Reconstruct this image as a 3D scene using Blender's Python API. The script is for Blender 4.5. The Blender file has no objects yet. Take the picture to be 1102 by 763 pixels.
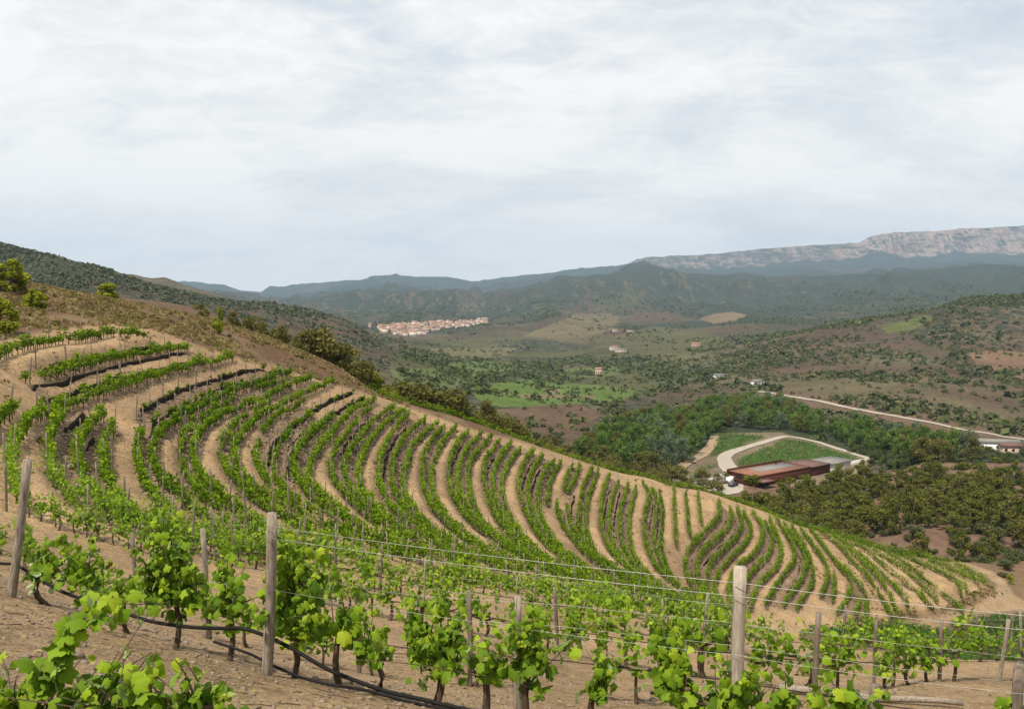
import bpy, math, random
import numpy as np
from mathutils import Vector, Matrix
rng = np.random.default_rng(7)
random.seed(7)
SC = bpy.context.scene
COL = SC.collection
# ---------------------------------------------------------------- camera, sky, sun, exposure
FPX, CX, CY, HZ = 954.0, 551.0, 381.5, 310.0        # focal length, centre and horizon in photo pixels
PITCH = math.atan((CY - HZ) / FPX)
CZ = 80.0                                           # camera height above the valley floor datum
cam_d = bpy.data.cameras.new('camera')
cam = bpy.data.objects.new('camera', cam_d); COL.objects.link(cam)
cam.location = (0, 0, CZ)
cam.rotation_euler = (math.pi / 2 - PITCH, 0, 0)
cam_d.sensor_fit = 'HORIZONTAL'
cam_d.angle = 2 * math.atan(551.0 / FPX)
cam_d.clip_start = 0.1; cam_d.clip_end = 60000
SC.camera = cam
SC.view_settings.view_transform = 'Standard'
SC.view_settings.look = 'None'
SC.view_settings.gamma = 1.0
SC.view_settings.use_curve_mapping = False
SC.view_settings.exposure = 0.18
HAZE = 5.6e-5
SUN_EL, SUN_AZ = math.radians(63), math.radians(-142)   # azimuth clockwise from the view axis (+Y)
world = bpy.data.worlds.new('World'); SC.world = world
world.use_nodes = True
def N(nt, t, **kw):
    n = nt.nodes.new(t)
    for k, v in kw.items():
        if k in n.inputs.keys(): n.inputs[k].default_value = v
        else: setattr(n, k, v)
    return n
def math_node(nt, op, a, b=None, clamp=False):
    n = nt.nodes.new('ShaderNodeMath'); n.operation = op; n.use_clamp = clamp
    for i, v in enumerate((a, b)):
        if v is None: continue
        if hasattr(v, 'links'): nt.links.new(v, n.inputs[i])
        else: n.inputs[i].default_value = v
    return n.outputs[0]
def ramp(nt, fac, stops, interp='LINEAR'):
    n = nt.nodes.new('ShaderNodeValToRGB'); cr = n.color_ramp; cr.interpolation = interp
    while len(cr.elements) > 1: cr.elements.remove(cr.elements[-1])
    for i, (p, c) in enumerate(stops):
        e = cr.elements[0] if i == 0 else cr.elements.new(p)
        e.position = p
        if not hasattr(c, '__len__'): c = (c, c, c)
        e.color = (*c[:3], 1)
    nt.links.new(fac, n.inputs['Fac']); return n.outputs['Color']
def mixc(nt, fac, a, b, mode='MIX'):
    n = nt.nodes.new('ShaderNodeMix'); n.data_type = 'RGBA'; n.blend_type = mode
    for sock, v in ((n.inputs[0], fac), (n.inputs[6], a), (n.inputs[7], b)):
        if hasattr(v, 'links'): nt.links.new(v, sock)
        elif hasattr(v, '__len__'): sock.default_value = (*v[:3], 1)
        else: sock.default_value = v
    return n.outputs[2]
def build_world():
    nt = world.node_tree; nt.nodes.clear(); L = nt.links
    sky = N(nt, 'ShaderNodeTexSky'); sky.sky_type = 'NISHITA'; sky.sun_disc = False
    sky.sun_elevation = SUN_EL; sky.sun_rotation = SUN_AZ
    sky.dust_density = 3.0; sky.air_density = 1.3
    bg1 = N(nt, 'ShaderNodeBackground', Strength=0.08); L.new(sky.outputs[0], bg1.inputs[0])
    tc = N(nt, 'ShaderNodeTexCoord')
    sep = N(nt, 'ShaderNodeSeparateXYZ'); L.new(tc.outputs['Generated'], sep.inputs[0])
    z = math_node(nt, 'ADD', math_node(nt, 'MAXIMUM', sep.outputs[2], 0.0), 0.30)
    comb = N(nt, 'ShaderNodeCombineXYZ')
    L.new(math_node(nt, 'DIVIDE', sep.outputs[0], z), comb.inputs[0])
    L.new(math_node(nt, 'DIVIDE', sep.outputs[1], z), comb.inputs[1])
    mp = N(nt, 'ShaderNodeMapping'); L.new(comb.outputs[0], mp.inputs[0])
    mp.inputs['Rotation'].default_value = (0, 0, math.radians(33))
    mp.inputs['Scale'].default_value = (1.5, 2.0, 1); mp.inputs['Location'].default_value = (1.7, 0.9, 0)
    n1 = N(nt, 'ShaderNodeTexNoise', Scale=0.9, Detail=9.0, Roughness=0.56, Distortion=0.35); L.new(mp.outputs[0], n1.inputs['Vector'])
    n2 = N(nt, 'ShaderNodeTexNoise', Scale=5.0, Detail=10.0, Roughness=0.66, Distortion=0.9); L.new(mp.outputs[0], n2.inputs['Vector'])
    v = math_node(nt, 'ADD', math_node(nt, 'MULTIPLY', n1.outputs[0], 0.78), math_node(nt, 'MULTIPLY', n2.outputs[0], 0.22))
    ccol = ramp(nt, v, [(0.34, (0.53, 0.59, 0.665)), (0.43, (0.65, 0.695, 0.745)), (0.49, (0.765, 0.78, 0.79)), (0.56, (0.91, 0.905, 0.89))])
    hz = ramp(nt, sep.outputs[2], [(0.0, 0.85), (0.12, 0.5), (0.30, 0.0)])                # cloud colour brightened to a pale band towards the horizon, offsetting the blue haze
    ccol = mixc(nt, hz, ccol, (0.92, 0.895, 0.86))
    bg2 = N(nt, 'ShaderNodeBackground', Strength=1.0); L.new(ccol, bg2.inputs[0])
    fac = ramp(nt, v, [(0.25, 0.84), (0.5, 0.97)])
    ms = N(nt, 'ShaderNodeMixShader'); L.new(fac, ms.inputs[0]); L.new(bg1.outputs[0], ms.inputs[1]); L.new(bg2.outputs[0], ms.inputs[2])
    out = N(nt, 'ShaderNodeOutputWorld'); L.new(ms.outputs[0], out.inputs[0])
build_world()
sun_d = bpy.data.lights.new('sun', 'SUN'); sun_d.energy = 5.0; sun_d.angle = math.radians(1.2); sun_d.color = (1.0, 0.90, 0.74)
sun = bpy.data.objects.new('sun', sun_d); COL.objects.link(sun)
sdir = Vector((math.sin(SUN_AZ) * math.cos(SUN_EL), math.cos(SUN_AZ) * math.cos(SUN_EL), math.sin(SUN_EL)))
sun.rotation_euler = sdir.to_track_quat('Z', 'Y').to_euler()
sun.location = (0, 0, 400)

# ---------------------------------------------------------------- helpers
def tag(o, label=None, cat=None, group=None, kind=None):
    if label: o['label'] = label
    if cat: o['category'] = cat
    if group: o['group'] = group
    if kind: o['kind'] = kind
    return o
def link(o, parent=None):
    COL.objects.link(o)
    if parent is not None: o.parent = parent
    return o
def empty(name, loc, rz=0.0, label=None, cat=None, group=None):
    o = bpy.data.objects.new(name, None); o.empty_display_size = 0.3
    o.location = loc; o.rotation_euler = (0, 0, rz); link(o)
    return tag(o, label, cat, group)
def np_mesh(name, V, F, mats=(), smooth=False, tint=None, midx=None, col=None):
    """V (n,3); F a list of integer arrays (m,k); tint: one float per vertex; col: (n,3) per vertex."""
    me = bpy.data.meshes.new(name)
    V = np.asarray(V, np.float32); F = [np.asarray(f, np.int32) for f in F if len(f)]
    me.vertices.add(len(V)); me.vertices.foreach_set('co', V.ravel())
    nl = sum(f.size for f in F); nf = sum(len(f) for f in F)
    me.loops.add(nl); me.polygons.add(nf)
    me.loops.foreach_set('vertex_index', np.concatenate([f.ravel() for f in F]))
    tot = np.concatenate([np.full(len(f), f.shape[1], np.int32) for f in F])
    st = np.concatenate([[0], np.cumsum(tot)[:-1]]).astype(np.int32)
    me.polygons.foreach_set('loop_start', st)
    me.polygons.foreach_set('loop_total', tot)
    if smooth: me.polygons.foreach_set('use_smooth', np.ones(nf, bool))
    for m in mats: me.materials.append(m)
    if midx is not None: me.polygons.foreach_set('material_index', np.asarray(midx, np.int32))
    if tint is not None:
        a = me.attributes.new('tint', 'FLOAT', 'POINT'); a.data.foreach_set('value', np.asarray(tint, np.float32))
    if col is not None:
        a = me.attributes.new('col', 'FLOAT_COLOR', 'POINT')
        a.data.foreach_set('color', np.concatenate([col, np.ones((len(col), 1))], 1).astype(np.float32).ravel())
    me.update(calc_edges=True); me.validate()
    return me
def obj(name, me, parent=None, loc=None):
    o = bpy.data.objects.new(name, me); link(o, parent)
    if loc is not None: o.location = loc
    return o
class MB:
    """collects boxes, prisms and tubes; builds them as one mesh"""
    def __init__(s): s.V = []; s.F = {}; s.n = 0
    def add(s, V, F):
        V = np.asarray(V, float); s.V.append(V)
        for f in F:
            f = np.asarray(f) + s.n
            s.F.setdefault(f.shape[1], []).append(f)
        s.n += len(V); return s
    def box(s, c, size, rz=0.0):
        x, y, z = [q / 2 for q in size]
        P = np.array([(a * x, b * y, d * z) for d in (-1, 1) for a, b in ((-1, -1), (1, -1), (1, 1), (-1, 1))])
        cs, sn = math.cos(rz), math.sin(rz)
        P = np.stack([P[:, 0] * cs - P[:, 1] * sn, P[:, 0] * sn + P[:, 1] * cs, P[:, 2]], 1) + np.array(c)
        return s.add(P, [np.array([(3, 2, 1, 0), (4, 5, 6, 7), (0, 1, 5, 4), (1, 2, 6, 5), (2, 3, 7, 6), (3, 0, 4, 7)])])
    def tube(s, pts, rad, k=8, cap=True):
        P = np.asarray(pts, float); n = len(P); R = np.broadcast_to(np.asarray(rad, float), (n,))
        T = np.gradient(P, axis=0); T /= np.linalg.norm(T, axis=1)[:, None] + 1e-9
        ref = np.where(np.abs(T[:, 2:3]) > 0.9, np.array([[1., 0, 0]]), np.array([[0., 0, 1.]]))
        A = np.cross(T, ref); A /= np.linalg.norm(A, axis=1)[:, None]; B = np.cross(T, A)
        a = np.arange(k) / k * 2 * math.pi
        V = (P[:, None] + R[:, None, None] * (np.cos(a)[None, :, None] * A[:, None] + np.sin(a)[None, :, None] * B[:, None])).reshape(-1, 3)
        i = np.arange(n - 1)[:, None] * k; j = np.arange(k)[None]; j2 = (j + 1) % k
        Q = np.stack([i + j, i + j2, i + k + j2, i + k + j], -1).reshape(-1, 4)
        F = [Q[:, ::-1]]
        s.add(V, F)
        if cap:
            s.F.setdefault(k, []).append(np.array([np.arange(k)]) + s.n - n * k)
            s.F.setdefault(k, []).append(np.array([np.arange(k)[::-1]]) + s.n - k)
        return s
    def mesh(s, name, mats, smooth=False, tint=None):
        return np_mesh(name, np.concatenate(s.V), [np.concatenate(v) for v in s.F.values()], mats, smooth, tint)
    def build(s, name, mat, parent=None, smooth=False): return obj(name, s.mesh(name, [mat], smooth), parent)
def pix_dir(px, py):
    x = (np.asarray(px, float) - CX) / FPX; v = (np.asarray(py, float) - CY) / FPX
    cp, sp = math.cos(PITCH), math.sin(PITCH)
    return x, cp - v * sp, -sp - v * cp
def project(X, Y, Z):
    cp, sp = math.cos(PITCH), math.sin(PITCH); D = CZ - Z
    dep = Y * cp + D * sp
    return CX + FPX * X / dep, CY + FPX * (D * cp - Y * sp) / dep
def yslope(py):                                     # image row -> drop below the camera per metre of depth
    v = (np.asarray(py, float) - CY) / FPX; cp, sp = math.cos(PITCH), math.sin(PITCH)
    return (sp + v * cp) / (cp - v * sp)
# value noise / fbm on the plane
_perm = np.random.default_rng(3).random((256, 256))
def vnoise(x, y):
    xi = np.floor(x).astype(int); yi = np.floor(y).astype(int); fx = x - xi; fy = y - yi
    fx = fx * fx * fx * (fx * (fx * 6 - 15) + 10); fy = fy * fy * fy * (fy * (fy * 6 - 15) + 10)
    g = lambda a, b: _perm[a & 255, b & 255]
    return (g(xi, yi) * (1 - fx) + g(xi + 1, yi) * fx) * (1 - fy) + (g(xi, yi + 1) * (1 - fx) + g(xi + 1, yi + 1) * fx) * fy
def fbm(x, y, o=4, ridged=False):
    s = 0.0; a = 0.5; t = 0.0
    for k in range(o):
        n = vnoise(x + 17.3 * k, y + 9.1 * k)
        if ridged: n = 1 - np.abs(2 * n - 1)
        s = s + a * n; t += a; a *= 0.5; x, y = 1.63 * x + 1.13 * y, -1.13 * x + 1.63 * y
    return s / t
def in_poly(px, py, poly):
    px = np.asarray(px); py = np.asarray(py); r = np.zeros(px.shape, bool)
    P = poly; j = len(P) - 1
    for i in range(len(P)):
        (xi, yi), (xj, yj) = P[i], P[j]
        if yi != yj:
            r ^= ((yi > py) != (yj > py)) & (px < (xj - xi) * (py - yi) / (yj - yi) + xi)
        j = i
    return r
def resample(P, step=None, n=None):
    P = np.asarray(P, float); d = np.concatenate([[0], np.cumsum(np.linalg.norm(np.diff(P, axis=0), axis=1))])
    if n is None: n = max(2, int(d[-1] / step) + 1)
    u = np.linspace(0, d[-1], n)
    return np.stack([np.interp(u, d, P[:, k]) for k in range(P.shape[1])], 1)
def smooth_poly(P, n=40):
    """Catmull-Rom through the points"""
    P = np.asarray(P, float)
    if len(P) < 3: return resample(P, n=n)
    Q = np.concatenate([[2 * P[0] - P[1]], P, [2 * P[-1] - P[-2]]]); out = []
    for i in range(1, len(Q) - 2):
        t = np.linspace(0, 1, 8, endpoint=False)[:, None]
        a, b, c, d = Q[i - 1], Q[i], Q[i + 1], Q[i + 2]
        out.append(0.5 * (2 * b + (c - a) * t + (2 * a - 5 * b + 4 * c - d) * t * t + (-a + 3 * b - 3 * c + d) * t ** 3))
    out.append(P[-1:]); return resample(np.concatenate(out), n=n)
# ---------------------------------------------------------------- the vineyard rows: name -> (drop below camera, growth of the drop along the row, density, points seen)
ROWS = {}
def row(name, h, pts, g=1.06, dens=1.0): ROWS[name] = (h, g, dens, pts)
row('T1', 4.3, [(154,355),(116,355),(90,360),(60,362),(30,367),(8,374),(-20,382)], 1.0)
row('B1', 5.3, [(174,366.5),(152,369),(120,374),(90,379),(60,385),(40,388)], 1.0, 0.25)
row('T2', 5.9, [(201,370),(176,372),(152,376),(120,382),(88,390),(60,396),(40,398),(28,400)], 1.0)
row('L1', 6.5, [(16,432),(8,438),(-12,452),(-25,470)], 1.0)
row('B2', 6.7, [(220,382),(188,387),(160,393),(128,401),(100,408),(70,416),(46,424)], 1.0, 0.25)
row('T3', 7.2, [(250,381),(220,386),(190,393),(160,402),(132,410),(112,417),(80,426),(56,434),(36,446),(20,462),(13,478),(10,496),(14,516),(28,532),(52,544),(80,553),(112,562),(145,570),(185,582)], 1.2)
row('T4', 7.9, [(69,442),(58,454),(53,470),(52,482),(54,496),(62,512),(76,526),(96,538),(122,549),(160,562),(200,574)], 1.15)
row('T5', 8.5, [(112,441),(96,454),(86,468),(81,482),(84,498),(94,512),(108,528),(126,541),(150,552),(190,565),(230,578)], 1.12)
row('T6', 9.1, [(121,454),(114,468),(110,484),(114,506),(124,520),(142,536),(164,550),(192,562),(230,574),(270,586)], 1.1)
row('B3', 8.4, [(284,391.5),(260,395),(232,402),(208,409),(188,416),(170,425),(152,434),(146,442)], 1.0, 0.3)
row('B3b', 8.95, [(294,397),(264,404),(232,413),(212,422),(190,432),(170,442),(158,452)], 1.0, 0.6)
row('T7', 9.7, [(153,459),(147,478),(147,492),(151,506),(160,520),(172,532),(190,544),(208,554),(232,566),(256,576),(296,590)], 1.1)
row('T8', 9.5, [(312,397),(284,407),(256,415),(232,424),(206,438),(180,452),(168,468),(163,490),(170,508),(182,522),(200,535),(222,548),(250,560),(280,572),(320,586)], 1.12)
row('T9', 9.9, [(306,406),(280,414),(260,419),(248,426),(232,436),(218,443),(206,452),(200,459),(194,474),(195,492),(200,506),(210,520),(226,533),(244,544),(268,556),(290,567),(330,582)], 1.1, 0.55)
row('T10', 10.4, [(335,403),(306,414),(276,428),(248,438),(226,450),(211,466),(206,482),(212,500),(224,518),(240,532),(262,546),(290,558),(320,571),(360,586)], 1.1)
row('T11', 11.0, [(290,428),(264,444),(248,456),(240,468),(236,484),(244,499),(256,514),(272,530),(292,544),(312,555),(336,567),(376,584)], 1.08, 0.65)
row('T12', 11.2, [(359,406),(340,415),(320,424),(296,436),(272,450),(256,468),(250,484),(258,502),(268,518),(286,533),(306,547),(330,560),(352,572),(392,588)], 1.09)
row('T13', 11.7, [(326,430),(306,440),(288,452),(278,468),(275,484),(281,504),(293,520),(310,536),(332,552),(356,564),(384,578),(420,592)], 1.06, 0.75)
row('B5', 12.1, [(380,416),(360,424),(340,434),(318,450),(300,466),(290,480),(287,492)], 1.0, 0.35)
row('T14', 12.5, [(335,442),(320,452),(304,468),(296,484),(294,498),(298,511),(309,524),(326,538),(348,552),(372,564),(398,578),(436,592)], 1.05, 0.7)
row('B6', 12.9, [(392,423),(372,432),(352,444),(336,460),(320,472),(310,488),(308,504)], 1.0, 0.6)
row('T15', 13.3, [(360,446),(344,456),(324,476),(316,492),(317,508),(326,522),(344,537),(364,551),(386,565),(412,578),(450,594)], 1.05, 0.85)
row('T16', 13.7, [(404,428),(380,440),(360,460),(344,478),(334,494),(332,510),(340,524),(356,538),(374,551),(396,566),(422,580),(466,598)], 1.06)
row('T17', 14.5, [(398,438),(384,450),(370,468),(362,480),(355,496),(358,510),(366,523),(378,536),(392,549),(412,563),(440,578),(486,598)], 1.05, 0.7)
row('T18', 15.0, [(424,437),(404,448),(392,462),(382,474),(374,488),(369,504),(376,520),(388,535),(406,550),(428,565),(456,580),(500,600)], 1.05, 0.8)
row('T19', 15.6, [(436,439),(416,452),(400,470),(390,486),(385,506),(390,524),(402,540),(420,556),(440,570),(468,584),(514,604)], 1.05)
row('T20', 16.2, [(440,446),(426,458),(416,474),(409,494),(407,514),(412,530),(424,547),(440,560),(462,574),(490,588),(534,606)], 1.05, 0.85)
row('T21', 16.8, [(458,450),(440,463),(430,476),(424,490),(421,506),(424,525),(434,542),(448,556),(468,571),(498,588),(546,608)], 1.05, 0.9)
row('T22', 17.4, [(471,452),(456,465),(444,476),(438,494),(434,510),(436,528),(442,541),(454,556),(474,571),(504,588),(556,610)], 1.05)
row('T23', 18.1, [(478,460),(464,472),(456,488),(454,506),(456,524),(465,544),(478,558),(494,572),(522,590),(566,610)], 1.05, 0.9)
row('T24', 18.6, [(491,458),(476,474),(468,490),(464,508),(466,526),(473,543),(486,560),(504,575),(532,592),(580,613)], 1.05)
row('T25', 19.3, [(504,463),(488,482),(483,498),(483,516),(488,534),(498,550),(512,564),(530,578),(554,593),(594,613)], 1.05, 0.9)
row('T26', 19.8, [(518,465),(502,482),(494,498),(493,514),(496,532),(507,550),(521,565),(542,581),(570,598),(606,615)], 1.05)
row('T27', 20.4, [(529,468),(514,484),(505,498),(504,516),(507,534),(515,552),(529,568),(552,585),(580,601),(618,618)], 1.05)
row('T28', 21.0, [(538,473),(524,490),(520,508),(523,526),(530,546),(541,564),(556,581),(578,597),(606,612),(640,626)], 1.04, 0.9)
row('T29', 21.5, [(550,474),(536,494),(530,512),(532,530),(538,548),(549,566),(564,582),(588,599),(618,614),(652,628)], 1.04)
row('T30', 22.0, [(560,482),(548,496),(540,516),(542,534),(548,552),(558,570),(575,588),(600,604),(628,617),(664,632)], 1.04)
row('T31', 22.8, [(574,484),(562,500),(558,520),(562,540),(570,558),(580,575),(596,592),(618,607),(644,620),(676,634)], 1.04, 0.9)
row('T32', 23.4, [(584,488),(572,506),(568,522),(570,540),(578,560),(589,578),(606,595),(628,609),(654,623),(688,637)], 1.04)
row('T33', 24.0, [(596,494),(586,506),(580,522),(579,540),(585,559),(596,578),(612,595),(636,611),(664,626),(698,640)], 1.04)
row('T34', 24.6, [(604,495),(594,512),(590,530),(589,538)], 1.02)
row('T35', 25.1, [(616,498),(610,512),(607,526)], 1.02)
row('T36', 25.6, [(624,498),(619,512),(612,526)], 1.02)
row('T37', 25.2, [(599,540),(604,560),(616,578),(632,595),(656,612),(684,628),(712,640)], 1.03)
row('T38', 25.8, [(610,544),(614,562),(626,580),(642,597),(664,612),(692,628),(720,641)], 1.03)
row('T39', 26.4, [(638,502),(628,520),(624,540),(622,558),(627,574),(638,591),(654,605),(678,620),(704,632),(732,643)], 1.04)
row('T40', 27.0, [(644,504),(636,526),(631,546),(631,566),(636,583),(646,599),(662,612),(686,626),(712,637),(742,646)], 1.04)
row('T41', 27.8, [(656,510),(649,528),(647,550),(648,570),(656,590),(668,605),(686,621),(708,635),(736,647)], 1.04)
row('T42', 28.4, [(666,516),(659,534),(655,554),(656,570),(662,588),(674,605),(692,621),(714,634),(746,649)], 1.04, 0.9)
row('T43', 29.0, [(676,520),(670,538),(667,556),(668,576),(674,594),(686,610),(702,624),(724,637),(752,650)], 1.04)
row('T44', 29.6, [(685,524),(680,540),(677,558),(678,580),(683,598),(694,613),(710,627),(732,640),(760,652)], 1.04)
row('T45', 30.4, [(692,518),(699,532),(695,550),(693,570),(698,592),(707,610),(722,625),(744,640),(768,652)], 1.04, 0.9)
row('T46', 31.0, [(702,526),(707,538),(705,556),(704,574),(707,592),(715,609),(730,625),(752,640),(776,653)], 1.04)
row('T47', 31.6, [(710,528),(713,544),(712,566),(711,580),(714,596),(721,614),(736,629),(758,643),(782,655)], 1.04)
row('T48', 32.4, [(725,522),(726,545),(727.5,584)], 1.0)
row('T49', 33.3, [(738,528),(740,550),(742,574)], 1.0)
row('T50', 34.1, [(751,530),(753,545),(755,562)], 1.0)
row('S1', 35.2, [(774,540),(775,554),(766,566),(752,580),(740,594),(737,608),(740,623),(752,636),(768,649),(790,658)], 1.0)
row('S2', 36.0, [(786,548),(787,560),(776,576),(760,590),(752,602),(750,618),(756,634),(772,650)], 1.0)
row('S3', 36.7, [(794,548),(798,564),(794,576),(778,592),(766,606),(760,622),(763,638),(778,654)], 1.0)
row('S4', 37.4, [(800,552),(808,568),(802,584),(786,600),(774,614),(769,632),(774,650)], 1.0)
row('S5', 38.2, [(810,552),(820,566),(820,582),(812,596),(798,606),(788,620),(784,636),(786,652)], 1.0)
row('S6', 38.8, [(824,562),(831,580),(828,596),(816,608),(806,620),(800,636),(798,650)], 1.0, 0.9)
row('S7', 39.3, [(828,558),(836,576),(841,594),(834,612),(820,624),(812,638),(808,652)], 1.0)
row('S8', 40.0, [(836,558),(848,578),(855,594),(852,608),(840,622),(832,636),(824,650)], 1.0)
row('S9', 40.6, [(844,564),(860,586),(867,602),(864,620),(852,638),(844,648)], 1.0, 0.9)
row('S10', 41.1, [(852,566),(866,590),(874,608),(874,626),(864,642),(858,652)], 1.0)
row('S11', 41.8, [(862,570),(880,594),(891,613),(889,628),(884,640)], 1.0)
row('Sb', 42.2, [(898,618),(898,630),(896,644)], 1.0)
row('Sc', 42.7, [(872,568),(890,592),(906,612),(916,626),(912,644),(902,658)], 1.0)
row('Sd', 43.3, [(908,610),(922,624),(926,642),(920,662)], 1.0, 0.9)
row('Se', 43.8, [(928,630),(933,648),(932,666)], 1.0)
row('Sf', 44.2, [(882,570),(900,584),(918,604),(936,622),(948,640),(958,660)], 1.0)
row('Sg', 44.8, [(896,574),(914,590),(934,610),(952,630),(962,650),(965,658)], 1.0)
row('Sh', 45.5, [(908,580),(928,598),(946,616),(964,632),(976,646),(977,654)], 1.0)
row('Si', 46.3, [(920,584),(940,598),(960,616),(976,628),(992,642),(1002,652)], 1.0)
row('Sj', 47.1, [(940,592),(960,604),(980,618),(996,632),(1008,646)], 1.0)
row('Sk', 48.0, [(956,596),(980,610),(996,624),(1012,636),(1032,652),(1036,658)], 1.0)
row('Sl', 49.0, [(972,598),(990,606),(1012,616),(1030,626),(1034,638)], 1.0, 0.8)
row('Sm', 50.0, [(1000,604),(1020,612),(1040,622),(1060,628)], 1.0)
GROUPS = [['T1'],['B1','T2'],['L1'],['B2','T3'],['T4','T5','T6'],['B3','B3b','T8','T7'],['T9','T10'],['T11','T12'],['T13','B5','T14','B6','T15','T16'],
 ['T17','T18','T19'],['T20','T21','T22'],['T23','T24'],['T25','T26','T27'],['T28','T29','T30'],['T31','T32','T33','T34'],['T35','T36'],['T37','T38','T39','T40'],
 ['T41','T42','T43','T44'],['T45','T46','T47'],['T48'],['T49'],['T50'],['S1','S2','S3','S4'],['S5','S6','S7'],['S8','S9','S10'],['S11','Sb'],['Sc','Sd','Se'],['Sf'],['Sg'],['Sh'],['Si'],['Sj'],['Sk'],['Sl'],['Sm']]
# nearer rows on the camera's own slope
row('F2', 9.2, [(300,612),(370,628),(440,642),(520,655),(600,668),(680,684),(760,697),(850,704),(940,703),(1020,700),(1110,700)], 1.0, 0.9)
row('F3', 11.4, [(250,586),(310,596),(400,614),(500,631),(600,646),(700,662),(780,676),(860,686),(950,688),(1040,686),(1120,686)], 1.0)
row('F4', 13.6, [(330,586),(400,600),(480,614),(560,627),(640,640),(720,652),(800,666)], 1.0)
row('F5', 15.6, [(400,594),(470,608),(550,621),(630,633),(710,645),(790,659)], 1.0)
row('F6', 17.6, [(470,602),(540,616),(620,628),(700,640),(780,655)], 1.0)
CANOPY = 0.75                                       # traced points are the middle of the leaf wall
def at_drop(px, py, h):
    x, y, z = pix_dir(px, py); s = h / -z
    return x * s, y * s
# ---------------------------------------------------------------- near ground: thin-plate surface through the rows (each runs level) and the crest
CP = []
for nm, (h, g, dens, pts) in ROWS.items():
    P = np.array(pts, float); d = np.concatenate([[0], np.cumsum(np.hypot(*np.diff(P, axis=0).T))]); d /= d[-1]
    hh = h * (1 + (g - 1) * d)
    for (px, py), h1 in zip(pts, hh):
        X, Y = at_drop(px, py, h1 - CANOPY); CP.append((X, Y, h1))
def cpd(px, py, Y, dh=0.0):                         # a ground point at depth Y seen at px, py
    CP.append(((px - CX) / FPX * Y * 1.003, Y, yslope(py) * Y + dh))
CREST = [(-60,302,92),(0,304,95),(35,306,97),(100,319,102),(160,331,108),(225,345,109),(280,360,110),(340,386,112),(364,394,112),(400,424,114),(440,434,118),(484,446,122),(520,458,126),(560,473,130),(600,487,133),(640,500,137),(700,514,143),(760,528,152),(820,548,157),(900,574,166),(960,594,168)]
for px, py, Y in CREST:
    cpd(px, py, Y)
    cpd(px, py + 6, Y + 9, 0.6)
    cpd(px, py + 16, Y + 24, 1.5)
for px, py, Y in [(0,350,70),(60,340,80),(120,345,88),(200,352,96),(260,366,100),(-60,360,66),(300,384,103),(-120,330,80),(-150,420,50)]: cpd(px, py, Y)
for X, Y, h in [(0,0,1.65),(6,0,1.8),(-6,0,1.5),(-14,2,1.2),(14,1,2.4),(0,-12,-2.5),(-25,-10,-4),(30,-10,0),(0,-40,-12),(-80,-40,-16),(80,-40,-4),(-40,10,-1.5),(-70,20,-6),(0,4,2.5),(-4,5,2.55),(4,4.5,2.6),
    (-6.7,12.0,4.2),(-2.65,9.5,4.2),(1.95,7.6,4.2),(-11,15,4.3),(5.5,6.6,4.3),(10,5.6,4.6),(-20,19,4.4)]: CP.append((X, Y, h))
for px, py, Y in [(145,668,16.7),(222,691,15.8),(386,731,14.3),(520,738,14.0),(640,752,13.6),(800,772,13.0),(960,800,12.0),(60,640,19),(60,600,24),(600,700,18.5),(700,715,17.5),(1000,742,16),(1100,778,14.5)]: cpd(px, py, Y)
for X, Y, h in [(30,40,20),(38,60,29),(44,80,37),(60,45,26),(60,75,40),(70,100,48),(90,60,38),(100,110,50),(120,150,52),(140,60,40),(200,60,42),(200,130,54),(150,10,18),(205,-40,10),(-205,-40,-30),(-120,60,-10),(-150,110,-14),(-205,60,-22),(-205,190,-18),(-100,170,2),(-60,190,10)]: CP.append((X, Y, h))
for px, py, Y in [(940,682,123),(1000,690,121),(1060,690,122),(1100,690,124),(1000,665,134),(1060,655,138),(1085,640,146),(1100,620,156),(1040,612,160),(1000,600,166),(1100,650,140),(1060,605,168)]: cpd(px, py, Y)
A_PX = [-400,0,130,280,400,500,600,700,800,900,1000,1102,1300]
A_PY = [330,352,375,420,470,510,535,562,585,585,567,572,575]
for px in range(-300, 1401, 80): cpd(px, float(np.interp(px, A_PX, A_PY)), 200)
CP = np.array(CP)
_, uq = np.unique(np.round(CP[:, :2] / 0.6), axis=0, return_index=True); CP = CP[uq]
def tps_fit(P, z, lam):
    n = len(P); d2 = ((P[:, None] - P[None]) ** 2).sum(-1); K = 0.5 * d2 * np.log(d2 + 1e-9)
    A = np.zeros((n + 3, n + 3)); A[:n, :n] = K + lam * np.eye(n); A[:n, n] = 1; A[:n, n + 1:] = P; A[n:, :n] = A[:n, n:].T
    return np.linalg.solve(A, np.concatenate([z, [0, 0, 0]]))
def tps_eval(w, P, Q):
    out = np.empty(len(Q)); n = len(P)
    for a in range(0, len(Q), 4000):
        q = Q[a:a + 4000]; d2 = ((q[:, None] - P[None]) ** 2).sum(-1)
        out[a:a + 4000] = (0.5 * d2 * np.log(d2 + 1e-9)) @ w[:n] + w[n] + q @ w[n + 1:]
    return out
_SC = 20.0
_w = tps_fit(CP[:, :2] / _SC, CP[:, 2], 0.015)
GX0, GX1, GY0, GY1, GS = -216.0, 216.0, -44.0, 204.0, 2.0
gx = np.arange(GX0, GX1 + .1, GS); gy = np.arange(GY0, GY1 + .1, GS)
_Q = np.stack(np.meshgrid(gx, gy), -1).reshape(-1, 2)
_T = tps_eval(_w, CP[:, :2] / _SC, _Q / _SC).reshape(len(gy), len(gx))
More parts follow.
